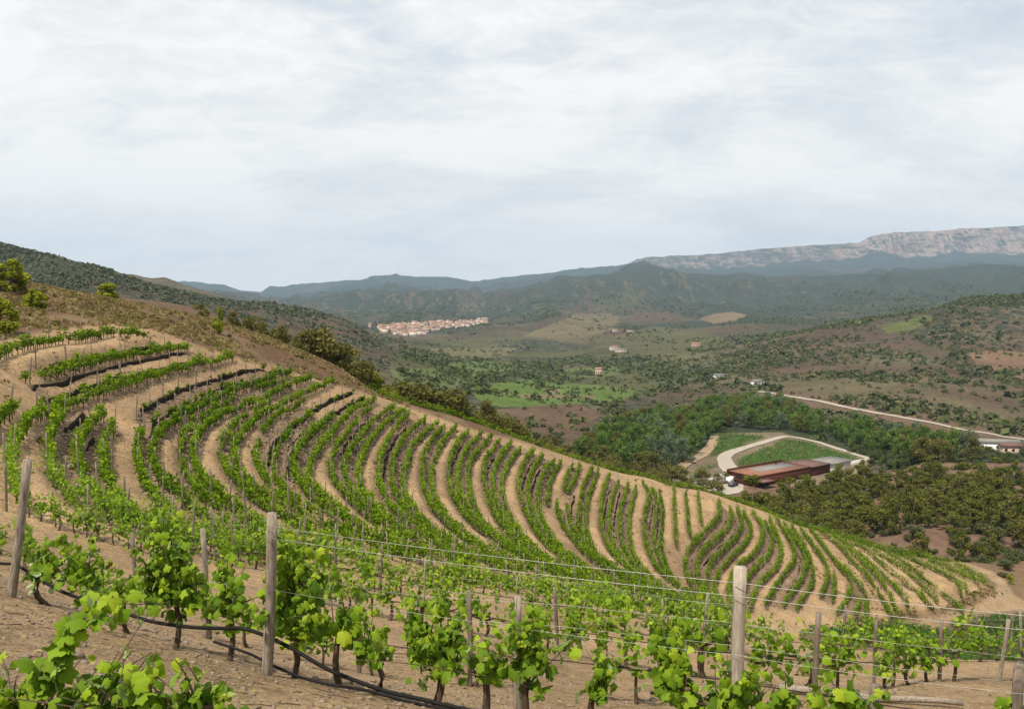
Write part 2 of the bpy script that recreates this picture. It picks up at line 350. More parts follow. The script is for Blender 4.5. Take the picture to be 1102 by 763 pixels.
def bicubic(T, u, v):
    u = np.clip(u, 1, T.shape[1] - 3.001); v = np.clip(v, 1, T.shape[0] - 3.001)
    i = u.astype(int); j = v.astype(int); fu = u - i; fv = v - j
    def wts(t): return (-.5*t + t*t - .5*t**3, 1 - 2.5*t*t + 1.5*t**3, .5*t + 2*t*t - 1.5*t**3, -.5*t*t + .5*t**3)
    wu = wts(fu); wv = wts(fv); s = 0
    for b in range(4):
        r = 0
        for a in range(4): r = r + wu[a] * T[j + b - 1, i + a - 1]
        s = s + wv[b] * r
    return s
def base_drop(X, Y): return bicubic(_T, (np.asarray(X, float) - GX0) / GS, (np.asarray(Y, float) - GY0) / GS)
def unproject_near(px, py, up=0.0, y0=4.0, y1=199.0):
    """first hit of the pixel rays with the surface raised by `up`"""
    px = np.atleast_1d(np.asarray(px, float)); py = np.atleast_1d(np.asarray(py, float)); dx, dy, dz = pix_dir(px, py)
    S = np.exp(np.linspace(math.log(y0), math.log(y1), 900))[None] / dy[:, None]
    f = (-dz[:, None] * S) - (base_drop(dx[:, None] * S, dy[:, None] * S) - up)      # >0 : ray below surface
    hit = f > 0; k = np.where(hit.any(1), hit.argmax(1), S.shape[1] - 1); k = np.maximum(k, 1); r = np.arange(len(px))
    f0, f1 = f[r, k - 1], f[r, k]; t = np.clip(f0 / (f0 - f1 + 1e-12), 0, 1)
    s = S[r, k - 1] + t * (S[r, k] - S[r, k - 1])
    return np.stack([dx * s, dy * s], 1), hit.any(1)
# ---------------------------------------------------------------- row lines on the ground (plan), terraces and banks
RP = {}
for nm, (h, g, dens, pts) in ROWS.items():
    P = smooth_poly(pts, 60)
    XY, ok = unproject_near(P[:, 0], P[:, 1], CANOPY, y0=12.0 if nm[0] == 'F' else 18.0)
    ex = np.array([at_drop(a, b, h * 1.02 - CANOPY)[1] for a, b in P])
    good = ok & (np.abs(XY[:, 1] - ex) < 0.16 * ex + 1.5)
    XY = XY[good]
    if len(XY) > 4:
        for _ in range(3): XY[1:-1] = 0.25 * XY[:-2] + 0.5 * XY[1:-1] + 0.25 * XY[2:]
        RP[nm] = resample(XY, step=0.25)
RS = 0.2; RX0, RY0, RW, RH = -75.0, 8.0, 760, 860
r_off = np.zeros((RH, RW)); r_bank = np.zeros((RH, RW)); r_cnt = np.zeros((RH, RW)); r_rut = np.zeros((RH, RW))
FLAT = [nm for g in GROUPS for nm in g if nm in RP]
def splat(i, j, bank):
    P, Q = RP[i], RP[j]
    for a in range(0, len(P)):
        d2 = ((Q - P[a]) ** 2).sum(1); k = d2.argmin(); d = math.sqrt(d2[k])
        if d > (4.5 if bank else 7.5) or (k in (0, len(Q) - 1) and d > 2.5): continue
        t = np.linspace(0, 1, max(4, int(d / RS * 1.6))); X = P[a, 0] + (Q[k, 0] - P[a, 0]) * t; Y = P[a, 1] + (Q[k, 1] - P[a, 1]) * t
        D = float(base_drop(Q[k, 0], Q[k, 1]) - base_drop(P[a, 0], P[a, 1])); D = max(0.0, min(D, 1.8))
        yield X, Y, t, D
lane_D = {}
for gi, g in enumerate(GROUPS):
    g = [x for x in g if x in RP]
    for a, b in zip(g[:-1], g[1:]):
        for X, Y, t, D in splat(a, b, True):
            u = ((X - RX0) / RS).astype(int); v = ((Y - RY0) / RS).astype(int)
            m = (u > 0) & (u < RW - 1) & (v > 0) & (v < RH - 1); u, v = u[m], v[m]
            for du in (0, 1):
                for dv in (0, 1):
                    r_bank[v + dv, u + du] = 1
            step = np.clip((t[m] - 0.55) / 0.16, 0, 1)            # flat behind the row, a short cut bank, flat again
            r_off[v, u] += D * (t[m] - step) * 0.9; r_cnt[v, u] += 1
    if gi + 1 < len(GROUPS):
        nxt = [x for x in GROUPS[gi + 1] if x in RP]
        if g and nxt:
            for X, Y, t, D in splat(g[-1], nxt[0], False):
                u = ((X - RX0) / RS).astype(int); v = ((Y - RY0) / RS).astype(int)
                m = (u > 0) & (u < RW) & (v > 0) & (v < RH); u, v = u[m], v[m]
                step = np.clip((t[m] - 0.86) / 0.14, 0, 1); r_rut[v, u] = np.exp(-((t[m] - .28) / .09) ** 2) + np.exp(-((t[m] - .60) / .09) ** 2)
                r_off[v, u] += D * (t[m] * 0.75 - 0.75 * step); r_cnt[v, u] += 1
r_off = np.where(r_cnt > 0, r_off / np.maximum(r_cnt, 1), 0)
def box3(A, n=1):
    for _ in range(n):
        A = np.pad(A, 1, mode='edge'); A = (A[:-2] + A[1:-1] + A[2:]) / 3; A = (A[:, :-2] + A[:, 1:-1] + A[:, 2:]) / 3
    return A
r_w = box3((r_cnt > 0).astype(float), 2)
r_off = box3(r_off, 2) / np.maximum(r_w, 0.3) * (r_w > 0.02)
r_bank = box3(r_bank, 2); r_rut = box3(r_rut, 2)
def raster(R, X, Y):
    u = np.clip((np.asarray(X, float) - RX0) / RS, 0, RW - 1.001); v = np.clip((np.asarray(Y, float) - RY0) / RS, 0, RH - 1.001)
    i = u.astype(int); j = v.astype(int); fu = u - i; fv = v - j
    return (R[j, i] * (1 - fu) + R[j, i + 1] * fu) * (1 - fv) + (R[j + 1, i] * (1 - fu) + R[j + 1, i + 1] * fu) * fv
def near_z(X, Y):
    X = np.asarray(X, float); Y = np.asarray(Y, float)
    b = raster(r_bank, X, Y)
    rough = 0.05 + 0.10 * b
    return CZ - base_drop(X, Y) + raster(r_off, X, Y) - 0.035 * raster(r_rut, X, Y) + rough * (fbm(X * 0.9, Y * 0.9, 4) - 0.5) + 0.03 * (fbm(X * 5, Y * 5, 2) - 0.5)
# ---------------------------------------------------------------- far terrain: ridge and valley lines by depth
def L(r, *pts): return (r, pts)
RIDGE_L1 = [(-300,250),(-100,256),(0,262),(20,268),(45,274),(66,278.5),(80,284),(100,287),(120,293),(130,298),(160,308),(200,318),(240,325),(270,328),(290,327.5),(330,333),(370,345),(400,362),(430,380),(500,398),(600,410),(700,408),(800,400),(900,395),(1000,385),(1102,390),(1300,385)]
DARK = [(-200,312),(100,318),(200,318),(300,324),(330,322),(360,318),(400,314),(440,311),(470,315),(500,318),(520,318),(540,315),(575,307),(610,299),(650,297),(660,294),(700,289),(740,296),(780,298),(820,299),(850,301),(880,299),(930,297),(960,293),(1000,291),(1050,287),(1102,288),(1300,280)]
MONT = [(-300,318),(100,316),(190,304),(210,303.5),(235,308),(265,315.5),(280,318),(284,313.5),(290,310),(340,305),(395,301),(400,298),(425,296),(445,298),(480,298),(515,305),(545,298),(580,296),(600,293),(625,289),(660,287),(675,285),(685,279),(760,274),(820,268),(874,264),(924,262),(935,255),(960,250),(1000,250),(1030,247),(1060,246),(1102,243),(1200,240),(1400,246)]
MBOT = [(-300,321),(190,308),(280,321),(400,304),(515,309),(600,298),(660,292),(680,288),(760,287),(820,283),(920,277),(935,272),(1000,272),(1102,273),(1300,273)]
MTOE = [(-300,322),(100,321),(200,314),(280,324),(400,310),(500,314),(545,308),(620,302),(700,297),(760,296),(820,294),(920,289),(1000,286),(1102,284),(1300,284)]
LAYERS = [
 (185, list(zip(A_PX, [y + 2 for y in A_PY]))),
 (200, list(zip(A_PX, A_PY))),
 (300, [(-300,345),(0,355),(130,372),(280,405),(400,440),(500,470),(600,490),(700,508),(760,524),(800,526),(900,515),(1000,497),(1102,498),(1300,500)]),
 (420, [(-300,325),(0,340),(130,360),(280,388),(400,415),(500,440),(600,455),(700,465),(800,468),(900,470),(1000,472),(1102,478),(1300,480)]),
 (600, [(-300,290),(0,305),(130,338),(280,362),(400,392),(500,415),(600,430),(700,433),(800,430),(900,428),(1000,425),(1102,435),(1300,430)]),
 (860, RIDGE_L1),
 (1200, [(-300,290),(0,300),(130,320),(280,345),(400,368),(500,385),(600,392),(700,385),(800,372),(848,361),(895,350),(927,344),(979,338),(1011,333),(1027,326),(1053,320),(1075,320),(1102,319),(1300,312)]),
 (1700, [(-300,300),(0,310),(130,318),(280,345),(400,360),(500,372),(600,374),(650,366),(700,368),(800,358),(900,360),(1000,350),(1102,340),(1300,335)]),
 (2300, [(-300,300),(0,290),(110,299),(128,297),(140,294.5),(165,300),(180,299.5),(200,308),(240,318),(270,327),(300,335),(360,348),(400,355),(440,359),(480,357),(530,352),(570,350),(600,345),(640,352),(700,352),(760,350),(800,346),(900,346),(1000,336),(1102,326),(1300,320)]),
 (3000, [(-300,310),(0,305),(200,322),(300,336),(400,350),(450,349),(500,347),(525,346),(560,342),(600,336),(630,340),(660,342),(700,340),(760,343),(790,337),(820,340),(900,335),(1000,325),(1102,315),(1300,310)]),
 (3600, [(-300,312),(0,308),(200,324),(300,336),(400,345),(450,343),(500,338),(560,334),(620,328),(700,330),(800,330),(900,324),(1000,316),(1102,306),(1300,300)]),
 (4900, DARK),
 (6200, [(x, y + 7) for x, y in DARK]),
 (8200, MTOE), (9300, MBOT), (9600, MONT),
 (11500, [(-300,320),(280,320),(1400,300)]), (14000, [(-300,318),(1400,316)])]
LR = np.log(np.array([l[0] for l in LAYERS], float))
def pchip_eval(xk, Yk, xq):
    """xk (K,), Yk (K,M), xq (Q,) -> (Q,M), monotone cubic"""
    h = np.diff(xk)[:, None]; d = np.diff(Yk, axis=0) / h; m = np.zeros_like(Yk)
    w1 = 2 * h[1:] + h[:-1]; w2 = h[1:] + 2 * h[:-1]; same = d[1:] * d[:-1] > 0
    with np.errstate(all='ignore'):
        hm = (w1 + w2) / (w1 / d[:-1] + w2 / d[1:])
    m[1:-1] = np.where(same, hm, 0); m[0] = d[0]; m[-1] = d[-1]
    k = np.clip(np.searchsorted(xk, xq) - 1, 0, len(xk) - 2); t = ((xq - xk[k]) / h[k, 0])[:, None]; H = h[k]
    return (2*t**3 - 3*t*t + 1) * Yk[k] + (t**3 - 2*t*t + t) * H * m[k] + (-2*t**3 + 3*t*t) * Yk[k + 1] + (t**3 - t*t) * H * m[k + 1]
NT, NR = 1300, 1000
tq = np.concatenate([np.linspace(-1.15, -0.64, 60, endpoint=False), np.linspace(-0.64, 0.64, NT - 120), np.linspace(0.64, 1.15, 61)[1:]])
rq = np.linspace(math.log(186), math.log(13500), NR)
pxq = CX + FPX * tq / math.cos(PITCH)
slopeK = np.stack([yslope(np.interp(pxq, [p[0] for p in l[1]], [p[1] for p in l[1]])) for l in LAYERS])
# softer columns between the knots of the nearer layers
for k in range(0, len(LAYERS)):
    if LAYERS[k][0] < 8000:
        for _ in range(14): slopeK[k, 1:-1] = 0.25 * slopeK[k, :-2] + 0.5 * slopeK[k, 1:-1] + 0.25 * slopeK[k, 2:]
FS = pchip_eval(LR, slopeK, rq)                      # (NR, NT) drop per metre of depth
RQ = np.exp(rq)[:, None]
FX = tq[None] * RQ; FY = np.broadcast_to(RQ, FX.shape)
FZ = CZ - FS * RQ
def bump(x, a, b): return np.clip((x - a) / (b - a), 0, 1)
lr = rq[:, None]
wA = bump(lr, math.log(230), math.log(700)); wB = bump(lr, math.log(1500), math.log(4000)); wC = bump(lr, math.log(5500), math.log(8000)); wE = 1 - bump(lr, math.log(9700), math.log(14000))
rid = fbm(FX / 520 + 3, FY / 900 + 1, 5, True) - 0.55
rid2 = 0.5 * (fbm(FX / 160 + 9, FY / 260 + 5, 4, True) - 0.55) + 0.8 * (fbm(FX / 130 + 3, FY / 330 + 5, 4) - 0.5)
rid3 = fbm(FX / 62 + 9, FY / 120 + 5, 3, True) - 0.55
flat = bump(FS, 0.035, 0.075) * (1 - bump(lr, math.log(2000), math.log(3200)))       # the valley floor stays smooth
relief = (wA * (1 - wB) * (12 * rid + 11 * rid2 + 4 * rid3) * (1 - 0.75 * flat) + wB * (1 - wC) * (185 * rid + 150 * rid2 + 40 * rid3) * np.clip((np.exp(lr) - 2400) / 1800, 0.12, 1)) * wE
gul = fbm(FX / 170 + 40, FY / 3000, 3, True) - 0.5
relief = relief + wC * wE * (80 * rid + 70 * gul + 30 * rid2)
ridge_keep = np.exp(-((np.exp(lr) - 4900) / 620) ** 2) * 1.25 + np.exp(-((np.exp(lr) - 9600) / 260) ** 2) + np.exp(-((np.exp(lr) - 860) / 60) ** 2) + np.exp(-((np.exp(lr) - 1200) / 80) ** 2)
relief = relief * (1 - 0.85 * np.clip(ridge_keep, 0, 1))
pad = np.exp(-(((FX - 85) / 45) ** 2 + ((FY - 315) / 40) ** 2) ** 2)
FZ = FZ + relief * (1 - pad) + 0.8 * wA * (fbm(FX / 14, FY / 14, 3) - 0.5)
PADZ = CZ - 67.5
FZ = FZ * (1 - pad) + PADZ * pad
FZ = FZ + (fbm(FX / (0.012 * FY + 2), FY / (0.02 * FY + 2), 2) - 0.5) * 0.0013 * FY * (1 - pad)
# blend to the near ground at the seam
sb = np.clip((230 - np.exp(lr)) / 40, 0, 1) ** 1.0
rows_b = np.where(sb[:, 0] > 0)[0]
for i in rows_b:
    yy = min(math.exp(rq[i]), 199.0)
    FZ[i] = FZ[i] * (1 - sb[i]) + near_z(np.clip(FX[i], -214, 214), np.full(FX.shape[1], yy)) * sb[i] - 0.03
def far_z(X, Y):
    X = np.asarray(X, float); Y = np.asarray(Y, float)
    v = np.clip((np.log(np.maximum(Y, 187)) - rq[0]) / (rq[1] - rq[0]), 0, NR - 1.001); u = np.interp(X / Y, tq, np.arange(NT)); u = np.clip(u, 0, NT - 1.001)
    i = u.astype(int); j = v.astype(int); fu = u - i; fv = v - j
    return (FZ[j, i] * (1 - fu) + FZ[j, i + 1] * fu) * (1 - fv) + (FZ[j + 1, i] * (1 - fu) + FZ[j + 1, i + 1] * fu) * fv
def ground_z(X, Y):
    X = np.asarray(X, float); Y = np.asarray(Y, float)
    return np.where(Y < 187.5, near_z(X, np.minimum(Y, 200)), far_z(X, Y))
def unproject_far(px, py, r0=188.0, r1=11500.0, zadd=0.0, n=1600):
    px = np.atleast_1d(np.asarray(px, float)); py = np.atleast_1d(np.asarray(py, float)); dx, dy, dz = pix_dir(px, py); out = []
    S0 = np.exp(np.linspace(math.log(r0), math.log(r1), n))
    for a in range(0, len(px), 400):
        s = S0[None] / dy[a:a + 400, None]; X = dx[a:a + 400, None] * s; Y = np.broadcast_to(S0[None], X.shape); Z = CZ + dz[a:a + 400, None] * s
        f = far_z(X, Y) + zadd - Z; hit = f > 0; k = np.where(hit.any(1), hit.argmax(1), n - 1); k = np.maximum(k, 1); r = np.arange(len(k))
        t = np.clip(-f[r, k - 1] / (f[r, k] - f[r, k - 1] + 1e-9), 0, 1)
        out.append(np.stack([X[r, k - 1] + t * (X[r, k] - X[r, k - 1]), Y[r, k - 1] + t * (Y[r, k] - Y[r, k - 1]), hit.any(1)], 1))
    return np.concatenate(out)
def at_plane(px, py, z):
    dx, dy, dz = pix_dir(px, py); s = (CZ - z) / -dz
    return dx * s, dy * s
# ---------------------------------------------------------------- materials
def new_mat(name):
    m = bpy.data.materials.new(name); m.use_nodes = True; m.node_tree.nodes.clear(); return m, m.node_tree
def finish(nt, sh):
    o = N(nt, 'ShaderNodeOutputMaterial'); nt.links.new(sh, o.inputs[0])
def attr(nt, name, out='Fac'):
    a = N(nt, 'ShaderNodeAttribute'); a.attribute_name = name; return a.outputs[out]
def obj_coord(nt): return N(nt, 'ShaderNodeTexCoord').outputs['Object']
def noise(nt, vec, scale, detail=4.0, rough=0.55, out='Fac', dist=0.0):
    n = N(nt, 'ShaderNodeTexNoise', Scale=scale, Detail=detail, Roughness=rough, Distortion=dist)
    if vec is not None: nt.links.new(vec, n.inputs['Vector'])
    return n.outputs[out]
def bump_node(nt, h, strength, dist):
    b = N(nt, 'ShaderNodeBump', Strength=strength, Distance=dist); nt.links.new(h, b.inputs['Height']); return b.outputs[0]
def simple(name, c1, c2, scale=6.0, rough=0.8, bump_s=0.3, bump_d=0.01, metallic=0.0, stretch=None):
    m, nt = new_mat(name); v = obj_coord(nt)
    if stretch:
        mp = N(nt, 'ShaderNodeMapping'); mp.inputs['Scale'].default_value = stretch; nt.links.new(v, mp.inputs[0]); v = mp.outputs[0]
    n = noise(nt, v, scale, 6.0, 0.6)
    c = ramp(nt, n, [(0.3, c1), (0.7, c2)])
    p = N(nt, 'ShaderNodeBsdfPrincipled', Roughness=rough, Metallic=metallic); p.inputs['Specular IOR Level'].default_value = 0.5 if rough < .7 else 0.08; nt.links.new(c, p.inputs['Base Color'])
    nt.links.new(bump_node(nt, n, bump_s, bump_d), p.inputs['Normal']); finish(nt, p.outputs[0]); return m
def leaf_mat(name, stops, trans=0.35, gloss=0.0, tr_tint=(1.1, 1.15, 0.6)):
    m, nt = new_mat(name); L_ = nt.links
    c = ramp(nt, attr(nt, 'tint'), stops)
    d = N(nt, 'ShaderNodeBsdfDiffuse'); L_.new(c, d.inputs[0])
    t = N(nt, 'ShaderNodeBsdfTranslucent'); L_.new(mixc(nt, 1.0, c, tr_tint, 'MULTIPLY'), t.inputs[0])
    ms = N(nt, 'ShaderNodeMixShader', Fac=trans); L_.new(d.outputs[0], ms.inputs[1]); L_.new(t.outputs[0], ms.inputs[2]); s = ms.outputs[0]
    if gloss:
        g = N(nt, 'ShaderNodeBsdfGlossy', Roughness=0.6); fr = N(nt, 'ShaderNodeFresnel', IOR=1.35)
        mg = N(nt, 'ShaderNodeMixShader'); L_.new(math_node(nt, 'MULTIPLY', fr.outputs[0], gloss), mg.inputs[0]); L_.new(s, mg.inputs[1]); L_.new(g.outputs[0], mg.inputs[2]); s = mg.outputs[0]
    finish(nt, s); return m
M = {}
M['vine_near'] = leaf_mat('vine_leaves', [(0.0, (0.057, 0.123, 0.010)), (0.4, (0.142, 0.249, 0.015)), (0.75, (0.257, 0.381, 0.022)), (1.0, (0.410, 0.486, 0.039))], 0.42, 0.25)
M['vine_far'] = leaf_mat('vine_rows_leaves', [(0.0, (0.046, 0.096, 0.009)), (0.45, (0.117, 0.196, 0.014)), (0.8, (0.200, 0.292, 0.020)), (1.0, (0.280, 0.355, 0.034))], 0.33)
M['grey_scrub'] = leaf_mat('grey_green_scrub', [(0.0, (0.048, 0.060, 0.038)), (0.5, (0.094, 0.108, 0.070)), (1.0, (0.168, 0.174, 0.114))], 0.2)
M['vine_dark'] = leaf_mat('lower_vineyard_leaves', [(0.0, (0.039, 0.101, 0.022)), (0.6, (0.072, 0.164, 0.030)), (1.0, (0.121, 0.228, 0.045))], 0.3)
M['pine'] = leaf_mat('pine_needles', [(0.0, (0.053, 0.065, 0.016)), (0.5, (0.112, 0.123, 0.026)), (1.0, (0.197, 0.194, 0.041))], 0.25)
M['bright_pine'] = leaf_mat('young_pine_needles', [(0.0, (0.109, 0.147, 0.018)), (0.5, (0.240, 0.273, 0.025)), (1.0, (0.432, 0.441, 0.041))], 0.3)
M['scrub'] = leaf_mat('scrub_leaves', [(0.0, (0.039, 0.052, 0.022)), (0.5, (0.079, 0.096, 0.038)), (1.0, (0.146, 0.156, 0.062))], 0.2)
M['olive'] = leaf_mat('olive_scrub_leaves', [(0.0, (0.069, 0.070, 0.021)), (0.5, (0.131, 0.127, 0.037)), (1.0, (0.221, 0.191, 0.059))], 0.25)
M['broad'] = leaf_mat('riverside_leaves', [(0.0, (0.047, 0.083, 0.022)), (0.5, (0.095, 0.159, 0.036)), (1.0, (0.181, 0.251, 0.062))], 0.25)
M['silver'] = leaf_mat('silver_leaves', [(0.0, (0.069, 0.097, 0.060)), (0.5, (0.119, 0.157, 0.092)), (1.0, (0.184, 0.221, 0.147))], 0.25)
M['dry'] = leaf_mat('dry_grass', [(0.0, (0.16, 0.12, 0.065)), (0.5, (0.26, 0.20, 0.10)), (1.0, (0.33, 0.27, 0.14))], 0.3)
M['wood'] = simple('weathered_post_wood', (0.10, 0.082, 0.066), (0.38, 0.325, 0.265), 9.0, 0.9, 0.8, 0.012, stretch=(5, 5, 0.6))
M['dark_wood'] = simple('dark_post_wood', (0.10, 0.08, 0.065), (0.24, 0.195, 0.16), 9.0, 0.9, 0.8, 0.01, stretch=(5, 5, 0.6))
M['pale_wood'] = simple('sun_bleached_post_wood', (0.24, 0.20, 0.165), (0.50, 0.44, 0.37), 9.0, 0.9, 0.8, 0.012, stretch=(5, 5, 0.6))
M['bark'] = simple('vine_bark', (0.045, 0.032, 0.024), (0.15, 0.105, 0.075), 14.0, 0.95, 1.0, 0.015, stretch=(3, 3, 0.7))
M['trunk'] = simple('tree_bark', (0.07, 0.05, 0.035), (0.17, 0.125, 0.09), 4.0, 0.95, 0.8, 0.03, stretch=(3, 3, 0.7))
M['hose'] = simple('black_hose', (0.010, 0.010, 0.011), (0.02, 0.02, 0.021), 5.0, 0.72, 0.1, 0.002)
M['wire'] = simple('galvanised_wire', (0.22, 0.215, 0.20), (0.34, 0.33, 0.31), 5.0, 0.42, 0.05, 0.001, metallic=0.5)
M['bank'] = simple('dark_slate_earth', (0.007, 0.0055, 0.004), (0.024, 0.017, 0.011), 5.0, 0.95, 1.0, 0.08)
M['stone'] = simple('slate_stones', (0.13, 0.10, 0.075), (0.27, 0.215, 0.165), 7.0, 0.9, 0.6, 0.01)
M['rust'] = simple('rusted_steel', (0.045, 0.016, 0.012), (0.085, 0.029, 0.019), 0.8, 0.85, 0.3, 0.02)
M['orange_roof'] = simple('orange_roof_gravel', (0.20, 0.095, 0.062), (0.27, 0.135, 0.09), 0.7, 0.9, 0.4, 0.03)
M['grey_roof'] = simple('grey_roof_panels', (0.17, 0.16, 0.155), (0.23, 0.22, 0.21), 0.5, 0.8, 0.2, 0.02)
M['mauve_roof'] = simple('faded_rust_roof', (0.12, 0.075, 0.065), (0.17, 0.105, 0.092), 0.6, 0.8, 0.2, 0.02)
M['glass'] = simple('dark_glass', (0.01, 0.012, 0.014), (0.02, 0.022, 0.025), 2.0, 0.15, 0.0, 0.001)
M['white'] = simple('white_paint', (0.70, 0.70, 0.68), (0.80, 0.80, 0.78), 3.0, 0.45, 0.05, 0.002)
M['rubber'] = simple('tyre_rubber', (0.02, 0.02, 0.02), (0.03, 0.03, 0.03), 3.0, 0.9, 0.1, 0.002)
M['carpaint'] = simple('dark_car_paint', (0.05, 0.055, 0.065), (0.065, 0.07, 0.08), 1.0, 0.3, 0.0, 0.001)
M['gravel_road'] = simple('pale_gravel_road', (0.27, 0.24, 0.20), (0.35, 0.315, 0.27), 0.4, 0.95, 0.3, 0.05)
M['dirt_road'] = simple('dirt_track', (0.22, 0.16, 0.105), (0.30, 0.225, 0.15), 0.4, 0.95, 0.4, 0.05)
M['concrete'] = simple('pale_concrete', (0.42, 0.40, 0.37), (0.55, 0.53, 0.49), 0.8, 0.9, 0.3, 0.02)
M['tile'] = simple('clay_roof_tiles', (0.30, 0.17, 0.125), (0.40, 0.25, 0.185), 0.35, 0.9, 0.3, 0.05)
M['plaster_tan'] = simple('tan_house_walls', (0.40, 0.29, 0.225), (0.50, 0.385, 0.31), 0.25, 0.9, 0.2, 0.02)
M['plaster_pale'] = simple('pale_house_walls', (0.50, 0.43, 0.365), (0.60, 0.53, 0.46), 0.25, 0.9, 0.2, 0.02)
M['plaster_ochre'] = simple('ochre_house_walls', (0.42, 0.32, 0.18), (0.50, 0.39, 0.235), 0.25, 0.9, 0.2, 0.02)
def soil_mat():
    m, nt = new_mat('vineyard_soil'); L_ = nt.links; v = obj_coord(nt); col = attr(nt, 'col', 'Color')
    n1 = noise(nt, v, 0.35, 5.0, 0.6); n2 = noise(nt, v, 3.5, 6.0, 0.65); n3 = noise(nt, v, 22.0, 4.0, 0.6)
    vo = N(nt, 'ShaderNodeTexVoronoi', Scale=13.0); L_.new(v, vo.inputs['Vector']); vo.inputs['Randomness'].default_value = 1.0
    c = mixc(nt, 1.0, col, ramp(nt, n1, [(0.3, (0.78, 0.76, 0.74)), (0.7, (1.15, 1.14, 1.12))]), 'MULTIPLY')
    c = mixc(nt, 1.0, c, ramp(nt, n2, [(0.28, (0.56, 0.53, 0.51)), (0.5, (1.0, 1.0, 1.0)), (0.75, (1.26, 1.25, 1.24))]), 'MULTIPLY')
    c = mixc(nt, 1.0, c, ramp(nt, n3, [(0.3, (0.62, 0.60, 0.58)), (0.55, (1.02, 1.02, 1.02)), (0.75, (1.28, 1.27, 1.26))]), 'MULTIPLY')
    peb = ramp(nt, vo.outputs['Color'], [(0.78, 0.0), (0.86, 1.0)])
    c = mixc(nt, math_node(nt, 'MULTIPLY', peb, 0.35), c, (0.27, 0.225, 0.18))
    p = N(nt, 'ShaderNodeBsdfPrincipled', Roughness=0.95); p.inputs['Specular IOR Level'].default_value = 0.15; L_.new(c, p.inputs['Base Color'])
    h = math_node(nt, 'ADD', math_node(nt, 'MULTIPLY', n2, 0.2), math_node(nt, 'ADD', math_node(nt, 'MULTIPLY', n3, 0.05), math_node(nt, 'MULTIPLY', vo.outputs['Distance'], -0.02)))
    L_.new(bump_node(nt, h, 0.9, 1.0), p.inputs['Normal']); finish(nt, p.outputs[0]); return m
M['soil'] = soil_mat()
def far_mat():
    m, nt = new_mat('valley_ground'); L_ = nt.links; v = obj_coord(nt); col = attr(nt, 'col', 'Color')
    d = attr(nt, 'forest')
    n0 = noise(nt, v, 0.011, 5.0, 0.6); n1 = noise(nt, v, 0.075, 5.0, 0.62); n2 = noise(nt, v, 0.32, 4.0, 0.6)
    c = mixc(nt, 1.0, col, ramp(nt, n0, [(0.3, (0.76, 0.76, 0.76)), (0.7, (1.22, 1.22, 1.22))]), 'MULTIPLY')
    c = mixc(nt, 1.0, c, ramp(nt, n2, [(0.3, (0.68, 0.68, 0.68)), (0.7, (1.25, 1.25, 1.25))]), 'MULTIPLY')
    # woodland cover: dark canopy patches whose share follows the 'forest' attribute
    k = math_node(nt, 'ADD', math_node(nt, 'MULTIPLY', n1, 0.8), math_node(nt, 'MULTIPLY', n0, 0.2))
    th = math_node(nt, 'SUBTRACT', math_node(nt, 'ADD', k, math_node(nt, 'MULTIPLY', d, 0.5)), 0.75)
    mask = math_node(nt, 'MULTIPLY', th, 14.0, True)
    can = ramp(nt, n2, [(0.3, (0.016, 0.021, 0.016)), (0.5, (0.038, 0.046, 0.034)), (0.72, (0.076, 0.084, 0.058))])
    c = mixc(nt, mask, c, can)
    p = N(nt, 'ShaderNodeBsdfDiffuse'); L_.new(c, p.inputs[0])
    L_.new(bump_node(nt, math_node(nt, 'ADD', math_node(nt, 'MULTIPLY', k, 7.0), math_node(nt, 'MULTIPLY', n2, 1.5)), 0.6, 1.0), p.inputs['Normal'])
    finish(nt, p.outputs[0]); return m
M['far'] = far_mat()
def cliff_mat():
    m, nt = new_mat('cliff_rock'); L_ = nt.links; v = obj_coord(nt)
    mp = N(nt, 'ShaderNodeMapping'); mp.inputs['Scale'].default_value = (0.0035, 0.0035, 0.014); L_.new(v, mp.inputs[0])
    mv = N(nt, 'ShaderNodeMapping'); mv.inputs['Scale'].default_value = (0.022, 0.004, 0.004); L_.new(v, mv.inputs[0])
    s = noise(nt, mp.outputs[0], 1.0, 4.0, 0.6, dist=0.6); f = noise(nt, mv.outputs[0], 1.0, 5.0, 0.65, dist=0.8)
    c = ramp(nt, s, [(0.34, (0.05, 0.06, 0.04)), (0.40, (0.20, 0.145, 0.12)), (0.53, (0.275, 0.21, 0.178)), (0.565, (0.06, 0.07, 0.045)), (0.60, (0.06, 0.07, 0.045)), (0.63, (0.26, 0.20, 0.17))])
    c = mixc(nt, 1.0, c, ramp(nt, f, [(0.35, (0.35, 0.36, 0.38)), (0.52, (1.0, 1.0, 1.0)), (0.65, (1.25, 1.2, 1.15))]), 'MULTIPLY')
    c = mixc(nt, ramp(nt, noise(nt, v, 0.004, 3.0), [(0.55, 0.0), (0.68, 0.5)]), c, (0.40, 0.24, 0.145))
    sx = N(nt, 'ShaderNodeSeparateXYZ'); L_.new(v, sx.inputs[0])
    wood = math_node(nt, 'MULTIPLY', math_node(nt, 'SUBTRACT', 3750.0, sx.outputs[0]), 0.0022, True)      # the western wall is lower and more wooded
    wm = math_node(nt, 'MULTIPLY', wood, ramp(nt, noise(nt, mp.outputs[0], 2.2, 4.0, 0.6), [(0.40, 0.95), (0.56, 0.25)]))
    c = mixc(nt, wm, c, (0.050, 0.060, 0.045))
    p = N(nt, 'ShaderNodeBsdfDiffuse'); L_.new(c, p.inputs[0])
    L_.new(bump_node(nt, math_node(nt, 'ADD', math_node(nt, 'MULTIPLY', s, 40.0), math_node(nt, 'MULTIPLY', f, 50.0)), 0.8, 1.0), p.inputs['Normal'])
    finish(nt, p.outputs[0]); return m
M['cliff'] = cliff_mat()
